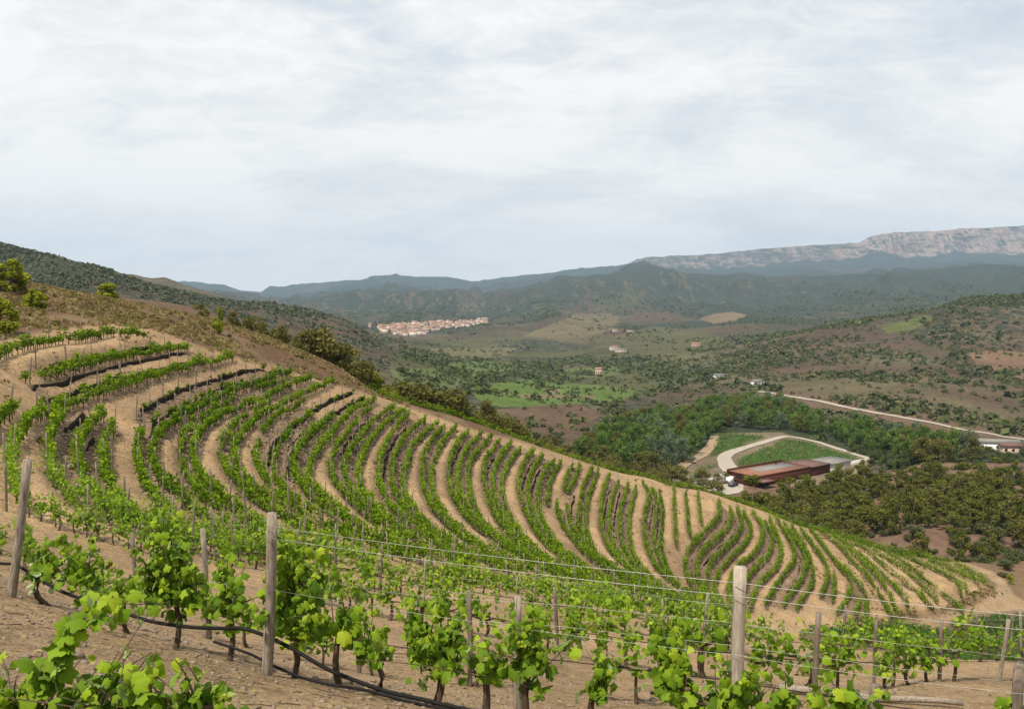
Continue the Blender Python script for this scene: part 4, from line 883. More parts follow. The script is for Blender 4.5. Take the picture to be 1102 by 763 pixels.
def vine_mass(name, items, mat, per, hgt, seed, spread=(0.42, 0.16), sz=(.16, .27)):
    rg = np.random.default_rng(seed); n = len(items); X = np.array([i[1] for i in items]); Y = np.array([i[2] for i in items]); A = np.array([i[3] for i in items]); S = np.array([i[5] for i in items]); Z = ground_z(X, Y)
    u = rg.normal(0, spread[0], (n, per)); w = rg.normal(0, spread[1], (n, per)); v = rg.uniform(0.0, 1.0, (n, per)) ** 0.9
    hh = hgt * rg.uniform(.7, 1.15, n)[:, None]
    rowt = {k: rg.normal(0, .07) for k in sorted(set(i[4] for i in items))}; rt = np.array([rowt[i[4]] for i in items])
    C = np.stack([X[:, None] + S[:, None] * (u * np.cos(A)[:, None] - w * np.sin(A)[:, None]), Y[:, None] + S[:, None] * (u * np.sin(A)[:, None] + w * np.cos(A)[:, None]), Z[:, None] + S[:, None] * (0.34 + v * (hh - 0.34))], -1).reshape(-1, 3)
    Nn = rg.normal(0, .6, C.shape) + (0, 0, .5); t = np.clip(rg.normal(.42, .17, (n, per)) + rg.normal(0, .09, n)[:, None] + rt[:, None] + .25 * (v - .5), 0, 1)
    V, F = leaf_cloud(C, rg.uniform(sz[0], sz[1], len(C)), Nn, rg, LEAF3_P, LEAF3_F)
    # short dark stems as thin prisms
    k3 = np.arange(3) / 3 * 2 * math.pi; base = np.stack([X, Y, Z - .05], 1); ring = np.stack([np.cos(k3), np.sin(k3), 0 * k3], 1) * .035
    SV = np.concatenate([base[:, None] + ring[None], base[:, None] + ring[None] + np.array([0, 0, .6])], 1).reshape(-1, 3); o = (np.arange(n) * 6)[:, None, None]
    SF = (np.array([(0, 1, 4, 3), (1, 2, 5, 4), (2, 0, 3, 5)])[None] + o).reshape(-1, 4) + len(V)
    me = np_mesh(name, np.concatenate([V, SV]), [np.concatenate([F, SF])], [mat, M['bark']], False, np.concatenate([np.repeat(t.ravel(), 4), np.full(len(SV), .5)]), midx=np.concatenate([np.zeros(len(F), int), np.ones(len(SF), int)]))
    tag(obj(name, me), 'bright green rows of grape vines curving round the terraced hill' if name == 'vineyard_rows' else 'dark green vines on the low ground beyond the near slope', 'vines', kind='stuff')
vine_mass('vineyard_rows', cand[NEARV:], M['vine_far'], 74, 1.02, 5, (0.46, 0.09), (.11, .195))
low = []
for r in np.arange(0, 34, 1.7):
    for t in np.arange(-10, 34, 0.9):
        x = 38 + t + r * 0.35; y = 104 + r * 1.0 + t * 0.12
        if y > 30: low.append((y, x + rng.normal(0, .15), y + rng.normal(0, .15), .12, 'low', rng.uniform(.8, 1.1)))
lx = np.array([l[1] for l in low]); ly = np.array([l[2] for l in low]); qx, qy = project(lx, ly, near_z(lx, ly))
keep = in_poly(qx, qy, [(866,682),(925,677),(950,673),(1003,679),(1060,668),(1120,664),(1120,730),(866,730)])
vine_mass('lower_vineyard', [l for l, q in zip(low, keep) if q], M['vine_dark'], 60, 1.3, 6)
# ---------------------------------------------------------------- posts, wires and hoses
def post_mesh(name, h, r, seed, square=False, mat=None):
    rg = np.random.default_rng(seed); b = MB(); z = np.linspace(-0.25, h, 7); k = 4 if square else 9
    rr = r * rg.uniform(.93, 1.07, 7) * np.linspace(1.05, .95, 7) * (1.25 if square else 1)
    bend = 0.012 * h * np.sin(np.linspace(0, 3.14, 7)) * rg.normal(0, 1)
    b.tube(np.stack([bend, 0 * z, z], 1), rr, k); return b.mesh(name, [mat or M['wood']], not square)
def put_post(name, me, x, y, lean=(0, 0), label=None, group=None, rz=0.0, dz=0.0):
    o = obj(name, me, None, (x, y, float(ground_z(x, y)) + dz)); o.rotation_euler = (lean[1], lean[0], rz); return tag(o, label, 'post', group)
def post_px(px, top, P=None, Y=None, r=.055, lean=0.0, label='', square=False, mat=None, seed=0, dy=0.0):
    p = line_at(P + np.array([0, dy]) if P is not None else P, px) if P is not None else np.array([(px - CX) / FPX * (Y + .3), Y]); h = (base_py(*p) - top) / FPX * (p[1] + .35)
    put_post('vine_post', post_mesh('vine_post', h, r, seed, square, mat), p[0], p[1], (lean, 0), label, 'near trellis posts', rz=0.75 if square else 0.0); return np.array([p[0], p[1], float(near_z(*p)), h])
NP = {}
NP['a'] = post_px(12, 492, F0, r=.058, lean=.16, label='leaning weathered grey post at the left edge of the nearest row', seed=1, dy=-.35)
NP['b'] = post_px(285, 550, F0, r=.056, lean=.055, label='thick round weathered post rising out of the vines at middle left', seed=2, dy=-.4)
NP['c'] = post_px(559, 638, F0, r=.046, label='post hidden behind the tall narrow vine near the centre', seed=3, dy=1.1)
NP['d'] = post_px(789, 608, F0, r=.056, lean=.02, label='squared pale post carrying two bright wires, right of centre', square=True, mat=M['pale_wood'], seed=4, dy=.05)
NP['e'] = post_px(1090, 711, F0, r=.045, label='short post at the lower right corner', mat=M['dark_wood'], seed=5)
post_px(145, 571, RP['F1'], r=.038, label='thin post behind the tallest bushy vine at left', mat=M['dark_wood'], seed=6)
post_px(222, 566, RP['F1'], r=.05, label='round-topped post just left of the thick weathered post', seed=7)
post_px(26, 591, RP['F1'], r=.035, label='short thin post just right of the leaning post', mat=M['dark_wood'], seed=8)
post_px(386, 660, RP['F1'], r=.042, label='short dark post left of the broad bushy vine', mat=M['dark_wood'], seed=9)
post_px(506, 632, RP['F1'], r=.042, label='dark post between the broad bushy vine and the tall narrow vine', mat=M['dark_wood'], seed=10)
post_px(643, 706, RP['F1'], r=.045, label='short stump-like post by the small vines in the dirt lane', mat=M['dark_wood'], seed=11)
post_px(876, 655, RP['F1'], r=.042, label='dark post right of the squared pale post', mat=M['dark_wood'], seed=12)
post_px(941, 733, None, 9.9, r=.055, label='low post cut by the bottom edge at lower right', mat=M['dark_wood'], seed=13)
post_px(1010, 665, RP['F2'], r=.045, label='upright post among the bright vines at right', mat=M['dark_wood'], seed=14)
post_px(1075, 663, RP['F2'], r=.05, lean=.12, label='leaning grey post among the bright vines at the right edge', seed=15)
PM = [post_mesh('vine_post', rng.uniform(1.45, 1.75), rng.uniform(.03, .042), 40 + k, False, M['dark_wood'] if k % 2 else M['wood']) for k in range(8)]
pc = []
for nm, P in RP.items():
    if nm == 'F1': continue
    for k, p in enumerate(resample(P, step=4.0 if nm[0] != 'F' else 4.6)): pc.append((p[1], p[0] + rng.normal(0, .05), p[1] + rng.normal(0, .3), nm))
pc.sort(key=lambda c: (c[3][0] != 'F', c[0]))
for k, (d, x, y, nm) in enumerate(pc[:285]):
    o = bpy.data.objects.new('vine_post', PM[k % 8]); link(o); o.location = (x, y, float(ground_z(x, y))); o.rotation_euler = (rng.normal(0, .05), rng.normal(0, .06), rng.uniform(0, 6)); s = rng.uniform(.85, 1.12); o.scale = (1, 1, s)
    if nm in ROW_LAB: tag(o, 'thin grey post in ' + ROW_LAB[nm].split(' in ', 1)[1], 'post', 'posts in ' + ROW_LAB[nm].split(' in ', 1)[1])
    else: tag(o, 'thin dark post standing in the curved terrace rows', 'post', 'posts of the curved terrace rows')
pb = MB()
for d, x, y, nm in pc[285:]:
    z = float(ground_z(x, y)); l = rng.normal(0, .09, 2); h = rng.uniform(1.35, 1.75); pb.tube([(x, y, z - .1), (x + l[0], y + l[1], z + h)], .034, 5)
tag(pb.build('distant_vine_posts', M['dark_wood']), 'thin dark posts standing along the far terrace rows', 'posts', kind='stuff')
def wire(name, pts, r, mat, label, cat, group=None):
    b = MB().tube(pts, r, 6); return tag(b.build(name, mat, None, True), label, cat, group)
def sag(a, b, s, n=12):
    t = np.linspace(0, 1, n)[:, None]; P = np.array(a)[None] * (1 - t) + np.array(b)[None] * t; P[:, 2] -= s * 4 * (t * (1 - t))[:, 0]; return P
def head_pt(v, f): return (v[0] + v[3] * f * 0.03, v[1] - .07, v[2] + v[3] * f)
wl = ['top', 'second']
_p = line_at(F0, 1185) + np.array([0, -.4]); NP['f'] = np.array([_p[0], _p[1], float(near_z(*_p)), (base_py(*_p) - 652) / FPX * (_p[1] + .35)])
for k, f in enumerate((.93, .86)):
    P = np.concatenate([sag(head_pt(NP[a], f), head_pt(NP[b], f if b != 'c' else f), .03)[:-1] for a, b in (('b', 'd'), ('d', 'f'))] + [np.array([head_pt(NP['f'], f)])])
    wire('trellis_wire', P, .0028, M['wire'], ('top bright wire strung between the posts of the nearest row', 'lower bright wire just under the top wire of the nearest row')[k], 'wire', 'wires of the nearest row')
for k, f in enumerate((.55,)):
    P = np.concatenate([sag(head_pt(NP[a], f), head_pt(NP[b], f), .04)[:-1] for a, b in (('b', 'd'), ('d', 'f'))] + [np.array([head_pt(NP['f'], f)])])
    wire('trellis_wire', P, .0018, M['wire'], ('middle wire of the nearest row running past the squared post', '')[k], 'wire', 'wires of the nearest row')
for nm, zs in (('F1', (1.45, 1.1, .55)), ('F2', (1.5, 1.1, .55)), ('F3', (1.45, .6))):
    P = resample(RP[nm], step=0.8)
    for k, zz in enumerate(zs):
        wire('trellis_wire', np.stack([P[:, 0], P[:, 1], near_z(P[:, 0], P[:, 1]) + zz], 1), .0028 if zz > 1 else .008, M['wire'] if zz > .8 else M['hose'],
             f"{('high', 'middle', 'low dark')[k if len(zs) == 3 else (0, 2)[k]]} wire of the {ROW_LAB[nm].split('in the ')[1]}", 'wire', 'wires of the lower rows')
def hose(pts, r, label, off=-0.16):
    P = []
    for px, py in pts:
        dx, dy, dz = pix_dir(px, py); Q = resample(F0, step=.05); Q = Q + np.array([0, off]); k = np.abs(Q[:, 0] / Q[:, 1] - dx / dy).argmin(); y = Q[k, 1]; P.append((dx / dy * y, y, max(CZ + dz / dy * y, float(near_z(dx / dy * y, y)) + r)))
    wire('irrigation_hose', smooth_poly(P, 60), r, M['hose'], label, 'hose')
hose([(-40,602),(0,606),(18,608),(42,623),(73,639),(118,653),(157,667),(199,674),(241,676),(262,676),(286,684),(317,699),(349,718),(380,731),(417,744),(453,752),(500,763),(560,775)], .021, 'thick black irrigation hose running down past the nearest vines')
hose([(230,690),(268,703),(290,714),(320,727),(352,736),(392,742),(440,756),(500,768)], .015, 'thinner black hose lying below the thick hose', -0.24)
hose([(700,745),(760,752),(800,756),(860,764)], .016, 'short dark drip hose low behind the squared post', 0.3)
# ---------------------------------------------------------------- trees and scrub
def crown(seed, clusters, n, size, up=0.35, squash=1.0, shell=0.55):
    rg = np.random.default_rng(seed); C = np.array([c[:3] for c in clusters], float); R = np.array([c[3] for c in clusters], float)
    w = R ** 2; k = rg.choice(len(C), n, p=w / w.sum()); d = rg.normal(size=(n, 3)); d /= np.linalg.norm(d, axis=1)[:, None]
    r = R[k] * (shell + (1 - shell) * rg.random(n)) * (1 + .12 * rg.normal(size=n)); P = C[k] + d * r[:, None] * (1, 1, squash)
    Nn = d * 0.8 + rg.normal(0, .55, (n, 3)) + (0, 0, up)
    ct = rg.normal(.45, .14, len(C)); t = np.clip(ct[k] + rg.normal(0, .14, n), 0, 1)
    V, F = leaf_cloud(P, size * rg.uniform(.65, 1.3, n), Nn, rg, LEAF3_P, LEAF3_F); return V, F, np.repeat(t, 4)
def tree_meshes(seed, kind, mat):
    rg = np.random.default_rng(seed); t = MB(); cl = []
    if kind == 'pine':                               # rounded, uneven, open below
        H = 1.0; lean = rg.normal(0, .05, 2)
        t.tube([(0, 0, -.1), (lean[0] * .5, lean[1] * .5, .35), (lean[0], lean[1], .8)], [.026, .020, .008], 6)
        for k in range(15):
            z = rg.uniform(.13, .93); rad = .38 * math.sin(min(1, (1.08 - z) / .6) * 1.57) ; a = rg.uniform(0, 6.28); q = rad * math.sqrt(rg.random())
            c = np.array([lean[0] * z + q * math.cos(a), lean[1] * z + q * math.sin(a), z]); cl.append((*c, rg.uniform(.09, .165)))
            if k % 2 == 0: t.tube([(lean[0] * z * .7, lean[1] * z * .7, z * .72), tuple(c)], [.012, .004], 4)
        V, F, ti = crown(seed, cl, 1900, .050, .5, .8)
    elif kind == 'skyline_pine':                     # close enough to show needles clumps
        t.tube([(0, 0, -.1), (.01, 0, .3), (.0, .01, .85)], [.045, .034, .012], 7)
        for k in range(26):
            z = rg.uniform(.10, .82); rad = .40 * min(1, (1.05 - z) * 1.5); a = rg.uniform(0, 6.28); q = rad * math.sqrt(rg.random())
            c = np.array([q * math.cos(a), q * math.sin(a), z]); cl.append((*c, rg.uniform(.08, .15))); t.tube([(0, 0, z * .75), tuple(c)], [.012, .004], 4)
        V, F, ti = crown(seed, cl, 7000, .046, .5, .85)
    elif kind == 'cone_pine':
        t.tube([(0, 0, -.1), (.0, 0, .9)], [.035, .01], 6)
        for k in range(24):
            z = rg.uniform(.10, .95); rad = .22 * min(1, (1.06 - z) * 1.5); a = rg.uniform(0, 6.28); q = rad * math.sqrt(rg.random())
            cl.append((q * math.cos(a), q * math.sin(a), z, rg.uniform(.06, .11)))
        V, F, ti = crown(seed, cl, 4600, .042, .5, .9)
    elif kind == 'broad':
        t.tube([(0, 0, -.05), (.01, 0, .3), (.03, .02, .8)], [.028, .022, .008], 6)
        for k in range(20):
            z = rg.uniform(.22, .95); rad = .34 * math.sin(min(1, (1.05 - z) / .5) * 1.57); a = rg.uniform(0, 6.28); q = rad * math.sqrt(rg.random())
            cl.append((q * math.cos(a), q * math.sin(a), z, rg.uniform(.09, .18)))
            if k % 3 == 0: t.tube([(.02, .01, z * .7), cl[-1][:3]], [.010, .004], 4)
        V, F, ti = crown(seed, cl, 1500, .050, .4, .9)
    else:                                            # scrub: wide and low, several stems
        for k in range(9):
            a = rg.uniform(0, 6.28); q = .42 * math.sqrt(rg.random()); cl.append((q * math.cos(a), q * math.sin(a), rg.uniform(.25, .75), rg.uniform(.18, .32)))
            if k % 2 == 0: t.tube([(0, 0, -.1), cl[-1][:3]], [.03, .01], 4)
        V, F, ti = crown(seed, cl, 800, .085, .4, .8)
    return t.mesh('tree_trunk', [M['trunk']], True), np_mesh('tree_crown', V, [F], [mat], False, ti)
def put_tree(name, me, x, y, h, label, cat, group, w=None, part='crown', z=None):
    e = empty(name, (x, y, float(ground_z(x, y)) - 0.03 * h if z is None else z), rng.uniform(0, 6.28), label, cat, group); w = w or h * rng.uniform(.9, 1.2); e.scale = (w, w, h)
    obj('trunk', me[0], e); obj(part, me[1], e); return e
PINE = [tree_meshes(300 + k, 'pine', M['pine']) for k in range(6)]; PINE_B = [tree_meshes(310 + k, 'pine', M['bright_pine']) for k in range(2)]
OLV = [tree_meshes(320 + k, 'broad', M['olive']) for k in range(4)] + [tree_meshes(326 + k, 'scrub', M['olive']) for k in range(2)]
BRD = [tree_meshes(330 + k, 'broad', M['broad']) for k in range(6)]; SLV = [tree_meshes(340 + k, 'broad', M['silver']) for k in range(2)]
SCR = [tree_meshes(350 + k, 'scrub', M['scrub']) for k in range(5)]
def scatter(n, X0, X1, Y0, Y1, gap, ok, tries=40, pxspace=True):
    pts = []; grid = {}
    for _ in range(n * tries):
        if len(pts) >= n: break
        y = math.sqrt(rng.uniform(Y0 * Y0, Y1 * Y1)); x = (rng.uniform(X0, X1) - CX) / FPX * y
        i, j = int(x // gap), int(y // gap)
        if any((x - a) ** 2 + (y - b) ** 2 < gap * gap for di in (-1, 0, 1) for dj in (-1, 0, 1) for a, b in grid.get((i + di, j + dj), ())): continue
        z = float(ground_z(x, y)); px, py = project(x, y, z)
        if not ok(float(px), float(py), x, y): continue
        grid.setdefault((i, j), []).append((x, y)); pts.append((x, y))
    return pts
crest_y = lambda px: float(np.interp(px, [p[0] for p in CREST], [p[2] for p in CREST]))
# lone trees on the dry hillside above the rows
for px, py, Y, h, w, kind, mat, lab in [(14,326,90,4.0,4.4,'skyline_pine','bright_pine','round bushy pine on the skyline at the left edge'), (117,321,106,2.6,3.6,'skyline_pine','bright_pine','small dome-shaped pine alone on the hill skyline'),
    (235,369,98,3.4,2.6,'cone_pine','bright_pine','slim upright young pine above the top right rows'), (40,356,84,2.2,2.7,'skyline_pine','bright_pine','small round bush pine on the dry slope left of the top row'),
    (0,366,66,3.0,3.2,'skyline_pine','bright_pine','pale green pine at the left edge beside the top row'), (180,336,118,1.7,3.6,'skyline_pine','olive','low bush on the hill skyline right of the dome-shaped pine'), (206,345,118,1.9,3.4,'skyline_pine','olive','low bush on the hill skyline near the slim young pine')]:
    put_tree('pine_tree' if mat != 'olive' else 'bush', tree_meshes(int(px) + 400, kind, M[mat]), (px - CX) / FPX * Y, Y, h, lab, 'tree' if mat != 'olive' else 'bush', 'lone trees above the vineyard', w)
# trees and bushes just behind the crest
special = [(402,425,124,5.6,4.4,'bright_pine','bright pine standing tallest just behind the vineyard crest'), (424,440,122,2.4,2.8,'bright_pine','small bright pine at the crest right of the tallest one')]
for px, py, Y, h, w, mat, lab in special: put_tree('pine_tree', tree_meshes(px, 'skyline_pine', M[mat]), (px - CX) / FPX * Y, Y, h, lab, 'tree', 'pines behind the crest', w)
for (a, b, n, h0, h1, d0, d1) in [(215, 270, 5, 2.0, 3.0, 3, 10), (268, 345, 16, 2.2, 4.0, 4, 18), (345, 400, 16, 3.6, 5.6, 5, 18), (412, 480, 26, 4.0, 6.4, 6, 24), (480, 560, 32, 3.4, 6.0, 7, 30), (560, 680, 34, 2.6, 4.6, 12, 44), (680, 860, 20, 1.8, 3.2, 16, 50)]:
    for x, y in scatter(n, a, b, 95, 215, 2.4, lambda px, py, x, y: d0 < y - crest_y(px) < d1):
        put_tree('olive_tree', OLV[rng.integers(0, 6)], x, y, rng.uniform(h0, h1), 'olive green bushy tree just behind the vineyard crest', 'tree', 'bushy trees behind the vineyard crest')
# yellow green wood on the hidden back slope
for x, y in scatter(95, 500, 800, 170, 320, 6.5, lambda px, py, x, y: in_poly(px, py, [(470,450),(560,455),(640,480),(700,505),(770,520),(800,580),(700,560),(560,500)])):
    put_tree('olive_tree', OLV[rng.integers(0, 6)], x, y, rng.uniform(4.0, 6.5), 'yellow green tree of the wood down the back slope', 'tree', 'yellow green wood on the back slope')
# the pine wood right of the vineyard
WIN_C = (92.0, 308.0)
def pine_ok(px, py, x, y):
    if x < 79 and y > 282: return False
    if 79 <= x < 140 and y > 272 + .7 * (x - 81): return False
    if y < crest_y(px) + 8 or (px > 1030 and y < 176): return False
    if px > 930 and y > 274 - .06 * (px - 930): return False
    return not (px < 822 and y > 262) and not (px < 800)
for x, y in scatter(230, 790, 1130, 168, 312, 5.0, pine_ok):
    px = project(x, y, 30)[0]; lowp = y < 200 and rng.random() < .65
    if lowp: put_tree('scrub_bush', SCR[rng.integers(0, 5)], x, y, rng.uniform(2.2, 4.0), 'grey green bush at the foot of the pine wood', 'bush', 'bushes at the foot of the pine wood', rng.uniform(3.2, 5.4))
    else: put_tree('pine_tree', PINE[rng.integers(0, 6)] if rng.random() < .9 else OLV[rng.integers(0, 4)], x, y, rng.uniform(3.8, 9.2), 'olive green pine in the wood right of the vineyard', 'tree', 'pines of the wood right of the vineyard', rng.uniform(4.6, 9.6))
for x, y in scatter(110, 850, 1120, 166, 215, 2.6, lambda px, py, x, y: y > crest_y(px) + 5 and not (px > 1000 and y < 176)):
    put_tree('scrub_bush', SCR[rng.integers(0, 5)], x, y, rng.uniform(.9, 2.0), 'grey green bush at the foot of the pine wood', 'bush', 'bushes at the foot of the pine wood', rng.uniform(1.4, 3.0))
for x, y in scatter(70, 925, 1130, 258, 345, 4.5, lambda px, py, x, y: not (px < 965 and y > 300)):
    put_tree('scrub_bush', SCR[rng.integers(0, 5)], x, y, rng.uniform(1.2, 2.6), 'low green bush between the pine wood and the riverside trees', 'bush', 'low bushes below the riverside wood', rng.uniform(2.4, 4.8))
# riverside wood around the winery
RIP = [(610,500),(640,478),(690,458),(740,450),(790,434),(840,436),(880,462),(960,476),(1050,492),(1130,494),(1130,516),(1060,512),(960,492),(905,478),(850,464),(775,460),(762,476),(735,498),(700,520),(650,512)]
for k, (x, y) in enumerate(scatter(260, 600, 1130, 300, 560, 6.6, lambda px, py, x, y: in_poly(px, py, RIP) and not (px > 1046 and py > 483) and not (abs(x - 84) < 34 and y < 332))):
    sv = rng.random() < .16
    put_tree('silver_tree' if sv else 'broadleaf_tree', SLV[rng.integers(0, 2)] if sv else (BRD[rng.integers(0, 6)] if rng.random() < .8 else OLV[rng.integers(0, 4)]), x, y, rng.uniform(7, 11.5),
        'silvery green tree standing in the riverside wood' if sv else 'deep green broadleaf tree of the riverside wood', 'tree', 'silvery trees by the river' if sv else 'riverside broadleaf trees', rng.uniform(8, 11.5))
# scrub on the hills: the nearest 280 bushes one by one, the rest as one mass
def scrub_ok(px, py, x, y):
    if py > 500 or px < 380: return False
    fi = float(far_attr(forest, x, y)); return rng.random() < 0.10 + 0.9 * fi and fbm(np.array(x / 60.), np.array(y / 90.), 3) > 0.40
def far_attr(A, X, Y):
    v = np.clip((np.log(np.maximum(Y, 187)) - rq[0]) / (rq[1] - rq[0]), 0, NR - 1).astype(int); u = np.clip(np.interp(np.asarray(X) / np.asarray(Y), tq, np.arange(NT)), 0, NT - 1).astype(int); return A[v, u]
def mass_pts(n, px0, px1, Y0, Y1, p, rg, pw=2.0):
    y = (rg.uniform(Y0 ** pw, Y1 ** pw, n)) ** (1 / pw); x = (rg.uniform(px0, px1, n) - CX) / FPX * y
    k = p(x, y) > rg.random(n); return x[k], y[k]
def blobs(name, X, Y, Rr, Hh, mat, label, seed, per=14):
    rg = np.random.default_rng(seed); n = len(X); Z = far_z(X, Y); d = rg.normal(size=(n, per, 3)); d[..., 2] = np.abs(d[..., 2]); d /= np.linalg.norm(d, axis=2)[..., None]
    r = rg.uniform(.55, 1.05, (n, per, 1)); C = np.stack([X, Y, Z], 1)[:, None] + d * r * np.stack([Rr, Rr, Hh], 1)[:, None] + np.array([0, 0, 0.0])
    Nn = (d + rg.normal(0, .35, d.shape) + (0, 0, .3)).reshape(-1, 3); S = (np.repeat(Rr, per) * rg.uniform(.75, 1.25, n * per)) * .95
    V, F = leaf_cloud(C.reshape(-1, 3), S, Nn, rg, LEAF3_P, LEAF3_F); t = np.clip(np.repeat(rg.normal(.42, .17, n), per) + rg.normal(0, .12, n * per), 0, 1)
    tag(obj(name, np_mesh(name, V, [F], [mat], False, np.repeat(t, 4))), label, 'scrub', kind='stuff')
rgm = np.random.default_rng(77)
def p_hill(x, y):
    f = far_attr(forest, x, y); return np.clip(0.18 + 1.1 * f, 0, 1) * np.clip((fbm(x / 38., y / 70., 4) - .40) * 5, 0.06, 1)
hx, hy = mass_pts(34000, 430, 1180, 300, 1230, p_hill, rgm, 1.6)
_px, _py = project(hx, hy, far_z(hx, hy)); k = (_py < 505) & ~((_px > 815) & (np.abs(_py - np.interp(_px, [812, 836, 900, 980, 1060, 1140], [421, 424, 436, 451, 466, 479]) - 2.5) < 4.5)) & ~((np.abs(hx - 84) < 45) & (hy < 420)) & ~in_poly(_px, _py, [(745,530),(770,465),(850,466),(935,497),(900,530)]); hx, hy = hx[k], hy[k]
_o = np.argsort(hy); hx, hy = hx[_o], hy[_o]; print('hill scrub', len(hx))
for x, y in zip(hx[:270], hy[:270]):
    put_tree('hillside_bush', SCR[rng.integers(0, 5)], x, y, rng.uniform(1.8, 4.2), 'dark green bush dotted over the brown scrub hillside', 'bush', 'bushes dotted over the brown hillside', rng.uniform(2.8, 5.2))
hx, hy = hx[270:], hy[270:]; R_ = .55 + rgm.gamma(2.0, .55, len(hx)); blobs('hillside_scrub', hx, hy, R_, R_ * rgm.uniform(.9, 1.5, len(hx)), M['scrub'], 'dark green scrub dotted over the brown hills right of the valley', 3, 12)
lx_, ly_ = mass_pts(11500, -40, 440, 330, 1000, lambda x, y: np.clip((fbm(x / 30., y / 60., 4) - .36) * 5, 0.08, 1) * np.clip((435 - (CX + FPX * x / y)) / 150, .12, 1), rgm, 1.6)
R_ = rgm.uniform(1.1, 2.7, len(lx_)); blobs('left_hill_scrub', lx_, ly_, R_, R_ * rgm.uniform(.8, 1.3, len(lx_)), M['grey_scrub'], 'grey green scrub covering the long hill behind the crest', 4, 11)
fx_, fy_ = mass_pts(17000, 330, 1130, 1150, 3700, lambda x, y: np.clip(far_attr(forest, x, y) * 1.3, 0.03, 1) * np.clip((fbm(x / 120., y / 300., 4) - .40) * 6, 0, 1), rgm, 1.3)
R_ = rgm.uniform(2.2, 5.0, len(fx_)) * np.clip(fy_ / 2200, .8, 1.5); blobs('valley_woodland', fx_, fy_, R_, R_ * rgm.uniform(.8, 1.2, len(fx_)), M['scrub'], 'dark woods and tree lines across the valley floor', 5, 8)
print('left', len(lx_), 'valley', len(fx_))
# a hedge line of trees on the valley floor, dry grass on the slope above the rows, stones at our feet
gx_, gy_ = [], []
rgg = np.random.default_rng(9)
P = np.stack([rgg.uniform(-75, 5, 26000), rgg.uniform(60, 124, 26000)], 1); qx, qy = project(P[:, 0], P[:, 1], near_z(P[:, 0], P[:, 1]))
tl = np.interp(qx, [-80, 0, 30, 120, 160, 210, 255, 300, 345, 380, 420, 440], [376, 366, 360, 350, 354, 374, 387, 398, 409, 418, 431, 440])
dn = fbm(P[:, 0] * .22, P[:, 1] * .22, 4); k = (qy < tl) & (qx > -60) & (qx < 440) & (dn + rgg.normal(0, .08, len(P)) > .47); P = P[k]; print('grass', len(P))
per = 7; C = np.repeat(P, per, 0) + rgg.normal(0, .16, (len(P) * per, 2)); Z = near_z(C[:, 0], C[:, 1]); h = np.repeat(rgg.uniform(.12, .42, len(P)), per)
V, F = leaf_cloud(np.stack([C[:, 0], C[:, 1], Z + h * .4], 1), h, rgg.normal(0, 1, (len(C), 3)) * (1, 1, .35), rgg, LEAF3_P, LEAF3_F)
tt = np.repeat(np.clip(rgg.normal(.45, .25, len(P)), 0, 1), per * 4)
tag(obj('dry_grass', np_mesh('dry_grass', V, [F], [M['dry']], False, tt)), 'dry straw coloured grass tufts on the slope above the rows', 'grass', kind='stuff')
k = rgg.random(len(P)) < .09; Bp = P[k]; per = 34; R0 = rgg.uniform(.2, .55, len(Bp)); d = rgg.normal(size=(len(Bp), per, 3)); d[..., 2] = np.abs(d[..., 2]); d /= np.linalg.norm(d, axis=2)[..., None]
C = np.stack([Bp[:, 0], Bp[:, 1], near_z(Bp[:, 0], Bp[:, 1])], 1)[:, None] + d * R0[:, None, None] * rgg.uniform(.6, 1, (len(Bp), per, 1))
V, F = leaf_cloud(C.reshape(-1, 3), np.repeat(R0, per) * .45, (d + (0, 0, .3)).reshape(-1, 3), rgg, LEAF3_P, LEAF3_F)
tag(obj('heath_tufts', np_mesh('heath_tufts', V, [F], [M['olive']], False, np.repeat(np.clip(rgg.normal(.4, .2, len(V) // 4), 0, 1), 4))), 'small dull green heath tufts on the dry slope above the rows', 'scrub', kind='stuff')
ico = np.array([(0,0,1),(.894,0,.447),(.276,.851,.447),(-.724,.526,.447),(-.724,-.526,.447),(.276,-.851,.447),(.724,.526,-.447),(-.276,.851,-.447),(-.894,0,-.447),(-.276,-.851,-.447),(.724,-.526,-.447),(0,0,-1)])
icf = np.array([(0,1,2),(0,2,3),(0,3,4),(0,4,5),(0,5,1),(1,6,2),(2,7,3),(3,8,4),(4,9,5),(5,10,1),(6,7,2),(7,8,3),(8,9,4),(9,10,5),(10,6,1),(11,7,6),(11,8,7),(11,9,8),(11,10,9),(11,6,10)])
def stones(name, X, Y, S, label, seed):
    rg = np.random.default_rng(seed); n = len(X); V = ico[None] * rg.uniform(.6, 1.25, (n, 12, 1)) * rg.uniform(.5, 1.3, (n, 1, 3)) * (1, 1, .55); a = rg.uniform(0, 6.28, n); cs, sn = np.cos(a)[:, None], np.sin(a)[:, None]
    V = np.stack([V[..., 0] * cs - V[..., 1] * sn, V[..., 0] * sn + V[..., 1] * cs, V[..., 2]], -1) * S[:, None, None] + np.stack([X, Y, near_z(X, Y) + S * .12], 1)[:, None]
    F = (icf[None] + (np.arange(n) * 12)[:, None, None]).reshape(-1, 3); tag(obj(name, np_mesh(name, V.reshape(-1, 3), [F], [M['stone']], False)), label, 'stones', kind='stuff')
n = 9000; y = 3.2 + 22 * rgg.random(n) ** 1.5; x = (rgg.uniform(-80, 1180, n) - CX) / FPX * y; stones('stones', x, y, rgg.gamma(1.5, .009, n) + .006, 'loose slate stones scattered over the near soil', 1)
bi = np.argwhere(r_bank > .5); bi = bi[rgg.choice(len(bi), 22000)]; stones('bank_rubble', RX0 + bi[:, 1] * RS + rgg.uniform(0, .2, len(bi)), RY0 + bi[:, 0] * RS, rgg.gamma(2, .035, len(bi)) + .03, 'slate rubble covering the banks between the curved rows', 2)

